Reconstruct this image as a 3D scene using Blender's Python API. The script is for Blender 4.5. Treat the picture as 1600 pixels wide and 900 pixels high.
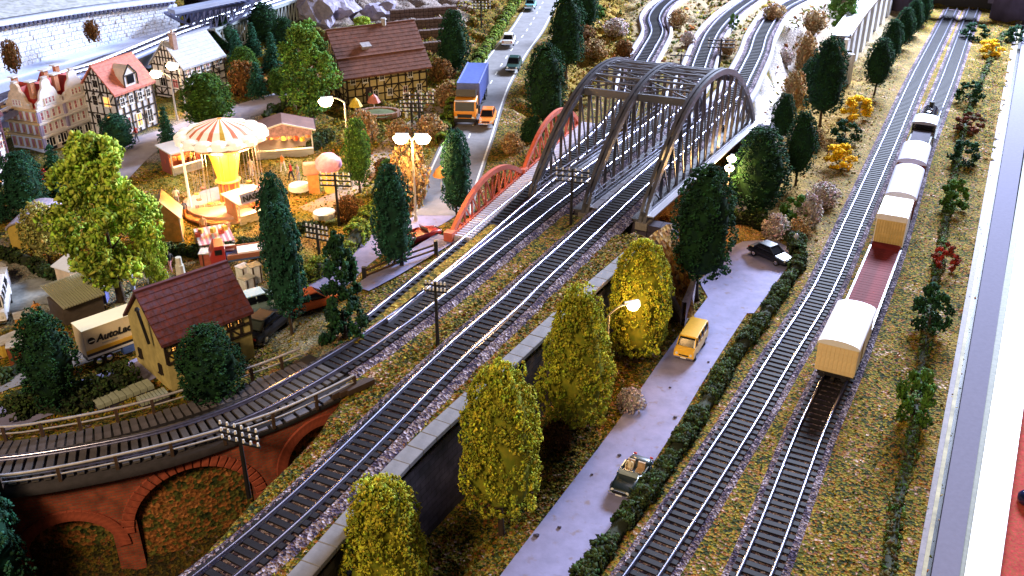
import bpy, bmesh, math, random
import numpy as np
from mathutils import Vector, Matrix
random.seed(7); rng = np.random.default_rng(7)
scn = bpy.context.scene
for o in list(bpy.data.objects): bpy.data.objects.remove(o)
COL = scn.collection
R = math.radians
# ---------------------------------------------------------------- camera
FPX, PT, CH = 1500.0, R(27.5), 36.0
SP, CP = math.sin(PT), math.cos(PT)
cam = bpy.data.cameras.new('camera'); cam.sensor_width = 36; cam.lens = 36*FPX/1600
cam.clip_start = .5; cam.clip_end = 3000
co = bpy.data.objects.new('camera', cam); COL.objects.link(co); scn.camera = co
co.location = (0, 0, CH); co.rotation_euler = (R(90)-PT, 0, 0)
scn.render.resolution_x = 1024; scn.render.resolution_y = 576
# ---------------------------------------------------------------- world, lamps, exposure
w = bpy.data.worlds.new('World'); scn.world = w; w.use_nodes = True
w.node_tree.nodes['Background'].inputs[0].default_value = (.42, .32, .70, 1)
w.node_tree.nodes['Background'].inputs[1].default_value = .032
def area(name, loc, tgt, sx, sy, power, col):
    l = bpy.data.lights.new(name, 'AREA'); l.shape = 'RECTANGLE'; l.size = sx; l.size_y = sy; l.energy = power; l.color = col
    o = bpy.data.objects.new(name, l); COL.objects.link(o); o.location = loc
    o.rotation_euler = (Vector(tgt)-Vector(loc)).to_track_quat('-Z', 'Y').to_euler(); return o
area('window_light', (105, 215, 90), (5, 75, 0), 75, 36, 1.12e6, (.66, .76, 1.0))      # the room's window, beyond the far side
area('ceiling_light', (-35, -35, 80), (-5, 60, 0), 20, 20, 7.5e4, (1.0, .72, .42))      # dim warm room lamp
area('fill_light', (30, 90, 120), (5, 70, 0), 60, 30, 0.9e4, (1.0, .86, .92))  # added flat fill from above, not a fitting in the room
vs = scn.view_settings; vs.view_transform = 'Standard'; vs.look = 'None'; vs.exposure = .48; vs.gamma = 1; vs.use_curve_mapping = False
# ---------------------------------------------------------------- pixel <-> place helpers (layout measured on level planes)
def P(x, y, z=0.0):
    dx = (x-800)/FPX; dy = (y-450)/FPX; t = (CH-z)/(SP+dy*CP)
    return Vector((dx*t, (CP-dy*SP)*t, z))
def HT(Y, py):
    dy = (py-450)/FPX; t = Y/(CP-dy*SP); return CH-t*(SP+dy*CP)
def MPP(p): return (p[1]*CP+(CH-p[2])*SP)/FPX      # metres per photo pixel at a place
# ---------------------------------------------------------------- materials
def nd(nt, t, **k):
    n = nt.nodes.new(t)
    for a, b in k.items(): setattr(n, a, b)
    return n
MATS = {}
def mat(name, col, rough=.6, metal=0, var=.25, vs_=3.0, bump=0, bs=8., emit=None, es=0, spec=.5, fine=0, attr=None, hue=None, coat=0, hr=(.45,.62)):
    if name in MATS: return MATS[name]
    m = bpy.data.materials.new(name); m.use_nodes = True; nt = m.node_tree; L = nt.links.new
    b = nt.nodes['Principled BSDF']; b.inputs['Roughness'].default_value = rough; b.inputs['Metallic'].default_value = metal
    b.inputs['Specular IOR Level'].default_value = spec; b.inputs['Coat Weight'].default_value = coat
    tc = nd(nt, 'ShaderNodeTexCoord'); c4 = (*col, 1)
    n = nd(nt, 'ShaderNodeTexNoise'); n.inputs['Scale'].default_value = vs_; n.inputs['Detail'].default_value = 4; n.inputs['Roughness'].default_value = .65
    L(tc.outputs['Object'], n.inputs['Vector'])
    mr = nd(nt, 'ShaderNodeMapRange'); mr.inputs[1].default_value = .3; mr.inputs[2].default_value = .7
    mr.inputs[3].default_value = 1-var; mr.inputs[4].default_value = 1+var; L(n.outputs[0], mr.inputs[0])
    mx = nd(nt, 'ShaderNodeMix', data_type='RGBA', blend_type='MULTIPLY'); mx.inputs[0].default_value = 1
    mx.inputs[6].default_value = c4; L(mr.outputs[0], mx.inputs[7]); last = mx.outputs[2]
    if hue:     # a second pigment in blotches
        n2 = nd(nt, 'ShaderNodeTexNoise'); n2.inputs['Scale'].default_value = vs_*1.7; n2.inputs['Detail'].default_value = 3; L(tc.outputs['Object'], n2.inputs['Vector'])
        r2 = nd(nt, 'ShaderNodeMapRange'); r2.inputs[1].default_value = hr[0]; r2.inputs[2].default_value = hr[1]; L(n2.outputs[0], r2.inputs[0])
        m2 = nd(nt, 'ShaderNodeMix', data_type='RGBA'); L(r2.outputs[0], m2.inputs[0]); L(last, m2.inputs[6]); m2.inputs[7].default_value = (*hue, 1); last = m2.outputs[2]
    if attr:    # per-clump pigment stored on the mesh
        a = nd(nt, 'ShaderNodeAttribute', attribute_name=attr)
        m3 = nd(nt, 'ShaderNodeMix', data_type='RGBA', blend_type='MULTIPLY'); m3.inputs[0].default_value = 1
        L(last, m3.inputs[6]); L(a.outputs[0], m3.inputs[7]); last = m3.outputs[2]
    L(last, b.inputs['Base Color'])
    if bump:
        n3 = nd(nt, 'ShaderNodeTexNoise'); n3.inputs['Scale'].default_value = bs; n3.inputs['Detail'].default_value = 3; L(tc.outputs['Object'], n3.inputs['Vector'])
        bp = nd(nt, 'ShaderNodeBump'); bp.inputs['Strength'].default_value = min(bump, 1); bp.inputs['Distance'].default_value = .08*bump
        L(n3.outputs[0], bp.inputs['Height']); L(bp.outputs[0], b.inputs['Normal'])
    if emit: b.inputs['Emission Color'].default_value = (*emit, 1); b.inputs['Emission Strength'].default_value = es
    MATS[name] = m; return m
def speckle_mat(name, base_attr, ramp, scale=3.2, bump=.8):
    """flock and gravel: every grain of the scatter has its own pigment"""
    m = bpy.data.materials.new(name); m.use_nodes = True; nt = m.node_tree; L = nt.links.new; b = nt.nodes['Principled BSDF']
    b.inputs['Roughness'].default_value = .95; b.inputs['Specular IOR Level'].default_value = .15
    tc = nd(nt, 'ShaderNodeTexCoord')
    v = nd(nt, 'ShaderNodeTexVoronoi'); v.inputs['Scale'].default_value = scale; L(tc.outputs['Object'], v.inputs['Vector'])
    sep = nd(nt, 'ShaderNodeSeparateColor'); L(v.outputs['Color'], sep.inputs[0])
    n = nd(nt, 'ShaderNodeTexNoise'); n.inputs['Scale'].default_value = .35; n.inputs['Detail'].default_value = 5; n.inputs['Roughness'].default_value = .7; L(tc.outputs['Object'], n.inputs['Vector'])
    ad = nd(nt, 'ShaderNodeMath', operation='MULTIPLY_ADD'); L(n.outputs[0], ad.inputs[0]); ad.inputs[1].default_value = 1.2
    sb = nd(nt, 'ShaderNodeMath', operation='MULTIPLY_ADD'); L(sep.outputs[0], sb.inputs[0]); sb.inputs[1].default_value = .75; sb.inputs[2].default_value = -.48
    L(sb.outputs[0], ad.inputs[2])
    cr = nd(nt, 'ShaderNodeValToRGB'); L(ad.outputs[0], cr.inputs[0]); e = cr.color_ramp.elements
    e[0].position = ramp[0][0]; e[0].color = (*ramp[0][1], 1); e[1].position = ramp[1][0]; e[1].color = (*ramp[1][1], 1)
    for p_, c_ in ramp[2:]:
        q = e.new(p_); q.color = (*c_, 1)
    last = cr.outputs[0]
    if base_attr:
        a = nd(nt, 'ShaderNodeAttribute', attribute_name=base_attr)
        m3 = nd(nt, 'ShaderNodeMix', data_type='RGBA'); L(a.outputs['Alpha'], m3.inputs[0])
        L(last, m3.inputs[6]); L(a.outputs[0], m3.inputs[7]); last = m3.outputs[2]
    v2 = nd(nt, 'ShaderNodeTexVoronoi'); v2.inputs['Scale'].default_value = scale*2.3; L(tc.outputs['Object'], v2.inputs['Vector'])
    s2 = nd(nt, 'ShaderNodeSeparateColor'); L(v2.outputs['Color'], s2.inputs[0])
    mr = nd(nt, 'ShaderNodeMapRange'); mr.inputs[3].default_value = .45; mr.inputs[4].default_value = 1.6; L(s2.outputs[1], mr.inputs[0])
    m4 = nd(nt, 'ShaderNodeMix', data_type='RGBA', blend_type='MULTIPLY'); m4.inputs[0].default_value = 1; L(last, m4.inputs[6]); L(mr.outputs[0], m4.inputs[7])
    L(m4.outputs[2], b.inputs['Base Color'])
    bp = nd(nt, 'ShaderNodeBump'); bp.inputs['Strength'].default_value = bump; bp.inputs['Distance'].default_value = .12; L(v.outputs['Distance'], bp.inputs['Height']); L(bp.outputs[0], b.inputs['Normal'])
    MATS[name] = m; return m
def brick_mat(name, c1, c2, mortar, scale=1.0, bw=.5, rh=.25, rough=.85, bump=.6, uv=True):
    m = bpy.data.materials.new(name); m.use_nodes = True; nt = m.node_tree; L = nt.links.new; b = nt.nodes['Principled BSDF']; b.inputs['Roughness'].default_value = rough
    tc = nd(nt, 'ShaderNodeTexCoord'); t = nd(nt, 'ShaderNodeTexBrick'); t.inputs['Scale'].default_value = scale
    t.inputs['Brick Width'].default_value = bw; t.inputs['Row Height'].default_value = rh; t.inputs['Mortar Size'].default_value = .02
    t.inputs['Color1'].default_value = (*c1, 1); t.inputs['Color2'].default_value = (*c2, 1); t.inputs['Mortar'].default_value = (*mortar, 1)
    L(tc.outputs['UV'], t.inputs['Vector'])
    n = nd(nt, 'ShaderNodeTexNoise'); n.inputs['Scale'].default_value = 1.4; n.inputs['Detail'].default_value = 5; L(tc.outputs['Object'], n.inputs['Vector'])
    mr = nd(nt, 'ShaderNodeMapRange'); mr.inputs[1].default_value = .3; mr.inputs[2].default_value = .7; mr.inputs[3].default_value = .55; mr.inputs[4].default_value = 1.45; L(n.outputs[0], mr.inputs[0])
    mx = nd(nt, 'ShaderNodeMix', data_type='RGBA', blend_type='MULTIPLY'); mx.inputs[0].default_value = 1; L(t.outputs[0], mx.inputs[6]); L(mr.outputs[0], mx.inputs[7]); L(mx.outputs[2], b.inputs['Base Color'])
    bp = nd(nt, 'ShaderNodeBump'); bp.inputs['Strength'].default_value = bump; bp.inputs['Distance'].default_value = .05; bp.invert = True; L(t.outputs['Fac'], bp.inputs['Height']); L(bp.outputs[0], b.inputs['Normal'])
    MATS[name] = m; return m
# ---------------------------------------------------------------- mesh helpers
def link(name, me, parent=None, loc=(0,0,0), rot=(0,0,0), sc=(1,1,1)):
    o = bpy.data.objects.new(name, me); COL.objects.link(o); o.location = loc; o.rotation_euler = rot; o.scale = sc
    if parent is not None: o.parent = parent
    return o
def tag(o, label=None, cat=None, group=None, kind=None):
    if label: o['label'] = label
    if cat: o['category'] = cat
    if group: o['group'] = group
    if kind: o['kind'] = kind
    return o
def thing(name, label, cat, loc=(0,0,0), rz=0, group=None):
    return tag(link(name, None, None, loc, (0,0,rz)), label, cat, group)
class MB:
    def __init__(s): s.v=[]; s.f=[]; s.m=[]; s.mi=0
    def add(s, vs_, fs):
        k=len(s.v); s.v += [tuple(v) for v in vs_]; s.f += [tuple(i+k for i in f) for f in fs]; s.m += [s.mi]*len(fs); return s
    def box(s, c, d, rz=0, M=None, taper=1.0):
        x,y,z=[a/2 for a in d]; vs_=[]
        for sz in (-1,1):
            k = taper if sz>0 else 1
            for sx,sy in ((-1,-1),(1,-1),(1,1),(-1,1)):
                v=Vector((sx*x*k,sy*y*k,sz*z))
                if M is not None: v=M@v
                elif rz: v=Matrix.Rotation(rz,3,'Z')@v
                vs_.append(v+Vector(c))
        return s.add(vs_,[(3,2,1,0),(4,5,6,7),(0,1,5,4),(1,2,6,5),(2,3,7,6),(3,0,4,7)])
    def bar(s, a, b, w, h=None, up=(0,0,1)):
        a=Vector(a); b=Vector(b); h=h or w; d=(b-a); L=d.length
        if L<1e-6: return s
        z=d/L; x=Vector(up).cross(z)
        if x.length<1e-4: x=Vector((1,0,0)).cross(z)
        x.normalize(); y=z.cross(x); M=Matrix((x,y,z)).transposed()
        return s.box((a+b)/2,(w,h,L),M=M)
    def tube(s, a, b, r0, r1=None, n=8, caps=True):
        a=Vector(a); b=Vector(b); r1=r0 if r1 is None else r1; z=(b-a).normalized(); x=Vector((0,0,1)).cross(z)
        if x.length<1e-4: x=Vector((1,0,0))
        x.normalize(); y=z.cross(x); vs_=[]
        for p,r in ((a,r0),(b,r1)):
            for i in range(n):
                t=2*math.pi*i/n; vs_.append(p+(x*math.cos(t)+y*math.sin(t))*r)
        fs=[(i,(i+1)%n,n+(i+1)%n,n+i) for i in range(n)]
        if caps: fs+=[tuple(range(n-1,-1,-1)),tuple(range(n,2*n))]
        return s.add(vs_,fs)
    def path(s, pts, r, n=6):
        for a,b in zip(pts[:-1],pts[1:]): s.tube(a,b,r if not hasattr(r,'__len__') else r[0],None,n)
        return s
    def lathe(s, prof, n=24, c=(0,0,0), a0=0, a1=2*math.pi):
        full=abs(a1-a0-2*math.pi)<1e-6; m=n if full else n+1; vs_=[]
        for r,z in prof:
            for i in range(m):
                t=a0+(a1-a0)*i/n; vs_.append((c[0]+r*math.cos(t),c[1]+r*math.sin(t),c[2]+z))
        fs=[]
        for j in range(len(prof)-1):
            for i in range(n if full else n):
                i2=(i+1)%m if full else i+1
                fs.append((j*m+i,j*m+i2,(j+1)*m+i2,(j+1)*m+i))
        return s.add(vs_,fs)
    def prism(s, poly, d, axis='y'):
        """poly in (a,b); extruded symmetric by d along axis"""
        n=len(poly); vs_=[]
        for sg in (-.5,.5):
            for a,b in poly: vs_.append({'y':(a,sg*d,b),'x':(sg*d,a,b),'z':(a,b,sg*d)}[axis])
        return s.add(vs_,[tuple(range(n)),tuple(range(2*n-1,n-1,-1))]+[(i,n+i,n+(i+1)%n,(i+1)%n) for i in range(n)])
    def mesh(s, name, mats, smooth=False, bevel=0, segs=1):
        me=bpy.data.meshes.new(name); me.from_pydata(s.v,[],s.f)
        for m in (mats if isinstance(mats,(list,tuple)) else [mats]): me.materials.append(m)
        me.polygons.foreach_set('material_index', s.m)
        bm=bmesh.new(); bm.from_mesh(me); bmesh.ops.recalc_face_normals(bm,faces=bm.faces)
        if bevel: bmesh.ops.bevel(bm,geom=list(bm.edges),offset=bevel,segments=segs,affect='EDGES',clamp_overlap=True)
        bm.to_mesh(me); bm.free()
        if smooth: me.polygons.foreach_set('use_smooth',[True]*len(me.polygons))
        me.update(); return me
    def build(s, name, mats, parent=None, loc=(0,0,0), rot=(0,0,0), smooth=False, bevel=0, segs=1):
        return link(name, s.mesh(name,mats,smooth,bevel,segs), parent, loc, rot)
UC={}
def cube_mesh(m, bev=False):
    k=(m.name,bev)
    if k not in UC: UC[k]=MB().box((0,0,0),(1,1,1)).mesh('block',m,bevel=.06 if bev else 0)
    return UC[k]
def blk(name, m, parent, c, d, rot=(0,0,0), bev=False): return link(name, cube_mesh(m,bev), parent, c, rot, d)
def beam(name, m, parent, a, b, w, h=None):
    a=Vector(a); b=Vector(b); d=b-a
    o=link(name, cube_mesh(m), parent, (a+b)/2, d.to_track_quat('X','Z').to_euler(), (d.length, w, h or w)); return o
def copy_tree(o, parent=None):
    c=o.copy(); COL.objects.link(c); c.parent=parent
    for ch in [x for x in KIDS.get(o.name,[])]: copy_tree(ch,c)
    return c
KIDS={}
def refresh_kids():
    KIDS.clear()
    for o in bpy.data.objects:
        if o.parent: KIDS.setdefault(o.parent.name,[]).append(o)
def fast_mesh(name, V, F, mats, col=None, smooth=False, uv=None):
    me=bpy.data.meshes.new(name); V=np.asarray(V,dtype=np.float32); F=np.asarray(F,dtype=np.int32); k=F.shape[1]
    me.vertices.add(len(V)); me.vertices.foreach_set('co',V.ravel()); me.loops.add(F.size); me.loops.foreach_set('vertex_index',F.ravel())
    me.polygons.add(len(F)); me.polygons.foreach_set('loop_start',np.arange(0,F.size,k,dtype=np.int32))
    try: me.polygons.foreach_set('loop_total',np.full(len(F),k,dtype=np.int32))
    except Exception: pass
    if smooth: me.polygons.foreach_set('use_smooth',np.ones(len(F),dtype=bool))
    for m in (mats if isinstance(mats,(list,tuple)) else [mats]): me.materials.append(m)
    if col is not None:
        a=me.color_attributes.new('Col','FLOAT_COLOR','POINT'); c=np.ones((len(V),4),dtype=np.float32); c[:,:col.shape[1]]=col; a.data.foreach_set('color',c.ravel())
    if uv is not None:
        u=me.uv_layers.new(name='UVMap'); u.data.foreach_set('uv',np.asarray(uv,dtype=np.float32)[F.ravel()].ravel())
    me.update(calc_edges=True); me.validate(); return me
def smooth_line(pts, step):
    """Catmull-Rom through the points, resampled evenly"""
    p=[np.array(q[:2],float) for q in pts]; p=[2*p[0]-p[1]]+p+[2*p[-1]-p[-2]]; out=[]
    for i in range(1,len(p)-2):
        for t in np.linspace(0,1,24,endpoint=False):
            a,b,c,d=p[i-1:i+3]; out.append(.5*((2*b)+(-a+c)*t+(2*a-5*b+4*c-d)*t*t+(-a+3*b-3*c+d)*t**3))
    out.append(p[-2]); out=np.array(out); s=np.r_[0,np.cumsum(np.linalg.norm(np.diff(out,axis=0),axis=1))]
    n=max(2,int(s[-1]/step)+1); u=np.arange(n)*step
    xy=np.c_[np.interp(u,s,out[:,0]),np.interp(u,s,out[:,1])]
    t=np.gradient(xy,axis=0); t/=np.linalg.norm(t,axis=1)[:,None]
    return xy,t
def ribbon(pts, offs, zf, step=1.0, close=False):
    """cross-section offs=[(lateral, dz)] swept on the ground; lateral + is to the right of travel"""
    xy,t=smooth_line(pts,step); nrm=np.c_[t[:,1],-t[:,0]]; V=[];UV=[]
    for i in range(len(xy)):
        for o_,dz in offs:
            q=xy[i]+nrm[i]*o_; V.append((q[0],q[1],zf(q[0],q[1])+dz)); UV.append((i*step,o_))
    m=len(offs); F=[]
    for i in range(len(xy)-1):
        for j in range(m-1 if not close else m):
            j2=(j+1)%m; F.append((i*m+j,i*m+j2,(i+1)*m+j2,(i+1)*m+j))
    return np.array(V),np.array(F),np.array(UV)
# ---------------------------------------------------------------- terrain heights
def poly_sd(X, Y, poly):
    """signed distance, + inside"""
    d=np.full(X.shape,1e9); ins=np.zeros(X.shape,bool); n=len(poly)
    for i in range(n):
        ax,ay=poly[i][:2]; bx,by=poly[(i+1)%n][:2]; ex,ey=bx-ax,by-ay
        t=np.clip(((X-ax)*ex+(Y-ay)*ey)/(ex*ex+ey*ey+1e-12),0,1); d=np.minimum(d,np.hypot(X-ax-t*ex,Y-ay-t*ey))
        c=((ay>Y)!=(by>Y)) & (X < (bx-ax)*(Y-ay)/((by-ay) if by!=ay else 1e-9)+ax); ins^=c
    return np.where(ins,d,-d)
def line_d(X, Y, pts):
    d=np.full(X.shape,1e9)
    for a,b in zip(pts[:-1],pts[1:]):
        ex,ey=b[0]-a[0],b[1]-a[1]; t=np.clip(((X-a[0])*ex+(Y-a[1])*ey)/(ex*ex+ey*ey+1e-12),0,1); d=np.minimum(d,np.hypot(X-a[0]-t*ex,Y-a[1]-t*ey))
    return d
ss=lambda x:np.clip(x,0,1)**2*(3-2*np.clip(x,0,1))
LZ=5.0; EZ=5.75
PXL=lambda L,z:[tuple(P(x,y,z)[:2]) for x,y in L]
CROSS=[(345,900),(476,787),(591,675),(700,566),(800,476),(826,450),(907,375),(977,310),(1040,254)]
C_PX=[(200,1010)]+CROSS+[(1102,196),(1146,150),(1163,120),(1180,85),(1190,55),(1212,22),(1245,2),(1290,-12),(1340,-20)]
M_PX=[(-120,742),(0,736),(135,716),(270,686),(400,639),(525,570),(605,517),(696,450),(800,366),(885,300),(990,222),(1060,164),(1086,120),(1098,88),(1112,55),(1135,28),(1165,5),(1200,-15)]
L_PX=[(590,503),(650,453),(720,395),(790,335),(850,285),(940,210),(985,150),(998,105),(1012,80),(1026,52),(1022,28),(1040,5),(1075,-14)]
C_W=PXL(C_PX,6); M_W=PXL(M_PX,6); L_W=PXL(L_PX,6)
A_W=PXL([(880,1060),(1002,900),(1150,675),(1220,560),(1287,450),(1338,337),(1388,225),(1432,125),(1470,50),(1490,10)],.35)
B_W=PXL([(1090,1060),(1178,900),(1266,675),(1318,560),(1388,385),(1438,230),(1480,125),(1507,50),(1522,10)],.35)
WALL=PXL([(395,980),(478,890),(560,797),(660,690),(800,562),(900,470),(1000,383)],6)
ROCK=PXL([(1165,190),(1190,140),(1215,90),(1250,50),(1300,30),(1330,-5),(1400,-40)],6)
HIGH=[(-400,-20),(-40,-20)]+[(WALL[0][0]-8,WALL[0][1]-14)]+WALL+[tuple(P(1040,350,6)[:2]),tuple(P(1160,215,6)[:2])]+ROCK+[(140,400),(-400,400)]
GORGE=[tuple(P(x,y,5.5)[:2]) for x,y in [(705,385),(830,330),(915,340),(1003,360),(1060,372),(1230,250),(1175,205),(1105,196),(1052,180),(960,195),(900,205),(800,240),(760,300),(715,340)]]
VOID=PXL([(-260,745),(0,735),(130,712),(300,675),(430,640),(500,612),(548,606),(492,690),(400,782),(330,860),(240,960),(100,1100),(-260,1100)],5.6)
def height(X, Y):
    X=np.asarray(X,float); Y=np.asarray(Y,float)
    nz=.14*np.sin(X*.9+1.3*np.sin(Y*.5))*np.sin(Y*.8+X*.3)+.08*np.sin(X*2.1+Y*1.7)
    nz=nz*(1+2.6*ss((Y-92)/10))+.35*ss((Y-95)/12)*np.sin(X*1.7+2*np.sin(Y*1.1))*np.sin(Y*2.1+X*.6)
    sd=poly_sd(X,Y,HIGH); wd=line_d(X,Y,WALL)
    wid=np.where((Y<68)&(wd<3.0),.5,4.5+1.2*np.sin(Y*.7)); wid=np.where(Y<66,.5,wid)
    dl=np.minimum(np.minimum(line_d(X,Y,C_W),line_d(X,Y,M_W)),line_d(X,Y,L_W))
    emb=ss((5.6-dl)/2.6)
    base=LZ+(EZ-LZ)*emb+nz*(1-emb*.8)
    z=base*ss((sd+.0)/wid+.0)
    z=np.where(sd<0,0,z)
    g=poly_sd(X,Y,GORGE); z=np.where(g>-1.2, z*(1-ss((g+.2)/2.0))+ (0.2)*ss((g+.2)/2.0), z)
    v=poly_sd(X,Y,VOID); z=z*(1-ss((v+.1)/2.6))+(-2.0)*ss((v+.1)/2.6)
    low=(sd<-.2); z=np.where(low, z+nz*.5*ss((4+sd*-1)/8), z)
    return z
_GX=np.arange(-96,120,.5); _GY=np.arange(14,230,.5)
GXX,GYY=np.meshgrid(_GX,_GY); GZ=height(GXX,GYY)
ROADS={}
LOWROAD=PXL([(745,1040),(842,900),(925,785),(1003,675),(1068,575),(1122,497),(1163,440),(1192,402)],0)
def flat(mask_pts, wd_, zz):
    """bed a road into the terrain"""
    global GZ
    xy,_=smooth_line(mask_pts,1.0); d=line_d(GXX,GYY,[tuple(q) for q in xy])
    k=ss((wd_+1.5-d)/1.5); GZ=GZ*(1-k)+zz*k
TOWNROAD=[P(*q,5) for q in [(-80,672),(0,655),(80,628),(160,605),(230,575),(330,528),(430,487),(500,452),(555,405),(600,376),(660,350),(700,325)]]
YARDLANE=[P(*q,5) for q in [(-60,620),(0,600),(60,578),(120,560),(220,525)]]
HWAY=[P(*q,5) for q in [(868,-30),(845,10),(824,47),(795,85),(762,140),(732,217),(716,257),(700,300),(690,345)]]
STREET=[P(*q,5) for q in [(150,290),(215,232),(290,205),(360,180),(430,158),(470,145)]]
FAIRPATH=[P(*q,5) for q in [(480,330),(540,300),(590,250),(625,215),(690,165)]]
UPPATH=[P(*q,5) for q in [(-20,480),(60,455),(130,452)]]
for r_,w_ in ((UPPATH,2.2),(YARDLANE,1.0),(FAIRPATH,1.1),(STREET,2.3),(HWAY,2.6),(TOWNROAD,1.5)): flat([tuple(p[:2]) for p in r_],w_,5.0)
flat(LOWROAD,2.6,-.02); flat(A_W,1.8,.0); flat(B_W,1.8,.0)
def zat(x, y):
    i=(x-_GX[0])/.5; j=(y-_GY[0])/.5; i=min(max(i,0),len(_GX)-1.001); j=min(max(j,0),len(_GY)-1.001); a=int(i); b=int(j); u=i-a; v=j-b
    return float(GZ[b,a]*(1-u)*(1-v)+GZ[b,a+1]*u*(1-v)+GZ[b+1,a]*(1-u)*v+GZ[b+1,a+1]*u*v)
def G(px, py, z=None):
    """ground point seen at a photo pixel, found by walking the view ray down to the terrain"""
    if z is not None: return P(px,py,z)
    z=6.0
    while z>-2.2:
        p=P(px,py,z)
        if zat(p.x,p.y)>=z-.02: break
        z-=.05
    return P(px,py,z)
# ---------------------------------------------------------------- base materials
M_TERR=speckle_mat('flock_ground','Col',[(.05,(.015,.02,.01)),(.97,(.55,.40,.30)),(.25,(.03,.04,.008)),(.40,(.10,.10,.010)),(.53,(.21,.17,.012)),(.63,(.24,.075,.018)),(.73,(.28,.20,.02)),(.85,(.16,.06,.04))],scale=6.0)
M_BALL=speckle_mat('ballast',None,[(.1,(.015,.012,.03)),(.9,(.40,.34,.40)),(.4,(.07,.05,.09)),(.6,(.16,.11,.10))],scale=7)
M_ROAD=mat('asphalt_lavender',(.23,.225,.40),.85,var=.16,vs_=.9,bump=.25,bs=14,hue=(.20,.16,.20),hr=(.60,.74))
M_GREY=mat('asphalt_grey',(.20,.19,.20),.85,var=.2,vs_=.9,bump=.2,bs=10)
M_LINE=mat('road_paint',(.8,.8,.76),.7)
M_SLEEP=mat('sleeper_brown',(.012,.010,.014),.7,var=.4,vs_=2,spec=.25)
M_SLEEPL=mat('sleeper_pale',(.075,.065,.065),.7,var=.3)
M_RAIL=mat('rail_steel',(.62,.62,.84),.28,1,var=.12)
M_CONC=mat('concrete',(.20,.20,.23),.8,var=.18,vs_=1.6,bump=.2)
M_DKST=mat('dark_stone',(.05,.04,.07),.9,var=.4,vs_=1.2,bump=.5)
M_BRICK=brick_mat('red_brick',(.32,.065,.028),(.23,.04,.022),(.16,.08,.05),1.0,.42,.17)
M_BLK=mat('black_paint',(.012,.011,.014),.5)
M_WOODD=mat('dark_wood',(.06,.032,.02),.75,var=.4)
M_WOODG=mat('weathered_planks',(.10,.09,.105),.8,var=.35,vs_=1.5)
M_WHITE=mat('white_paint',(.80,.79,.78),.5,var=.05)
M_GLASSD=mat('dark_glass',(.012,.014,.02),.2,spec=.3)
M_TYRE=mat('tyre',(.015,.015,.015),.8)
M_CHROME=mat('chrome',(.75,.75,.78),.15,1)
M_STEEL=mat('bridge_steel',(.13,.13,.155),.36,.45,var=.18,vs_=1.5)
M_REDST=mat('red_steel',(.62,.13,.07),.5,var=.15)
M_BARK=mat('bark',(.05,.03,.018),.9,var=.4,bump=.5)

def weld(me, d=.002):
    bm=bmesh.new(); bm.from_mesh(me); bmesh.ops.delete(bm,geom=[v for v in bm.verts if not v.link_faces],context='VERTS'); bmesh.ops.remove_doubles(bm,verts=bm.verts,dist=d); bm.to_mesh(me); bm.free(); return me
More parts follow.
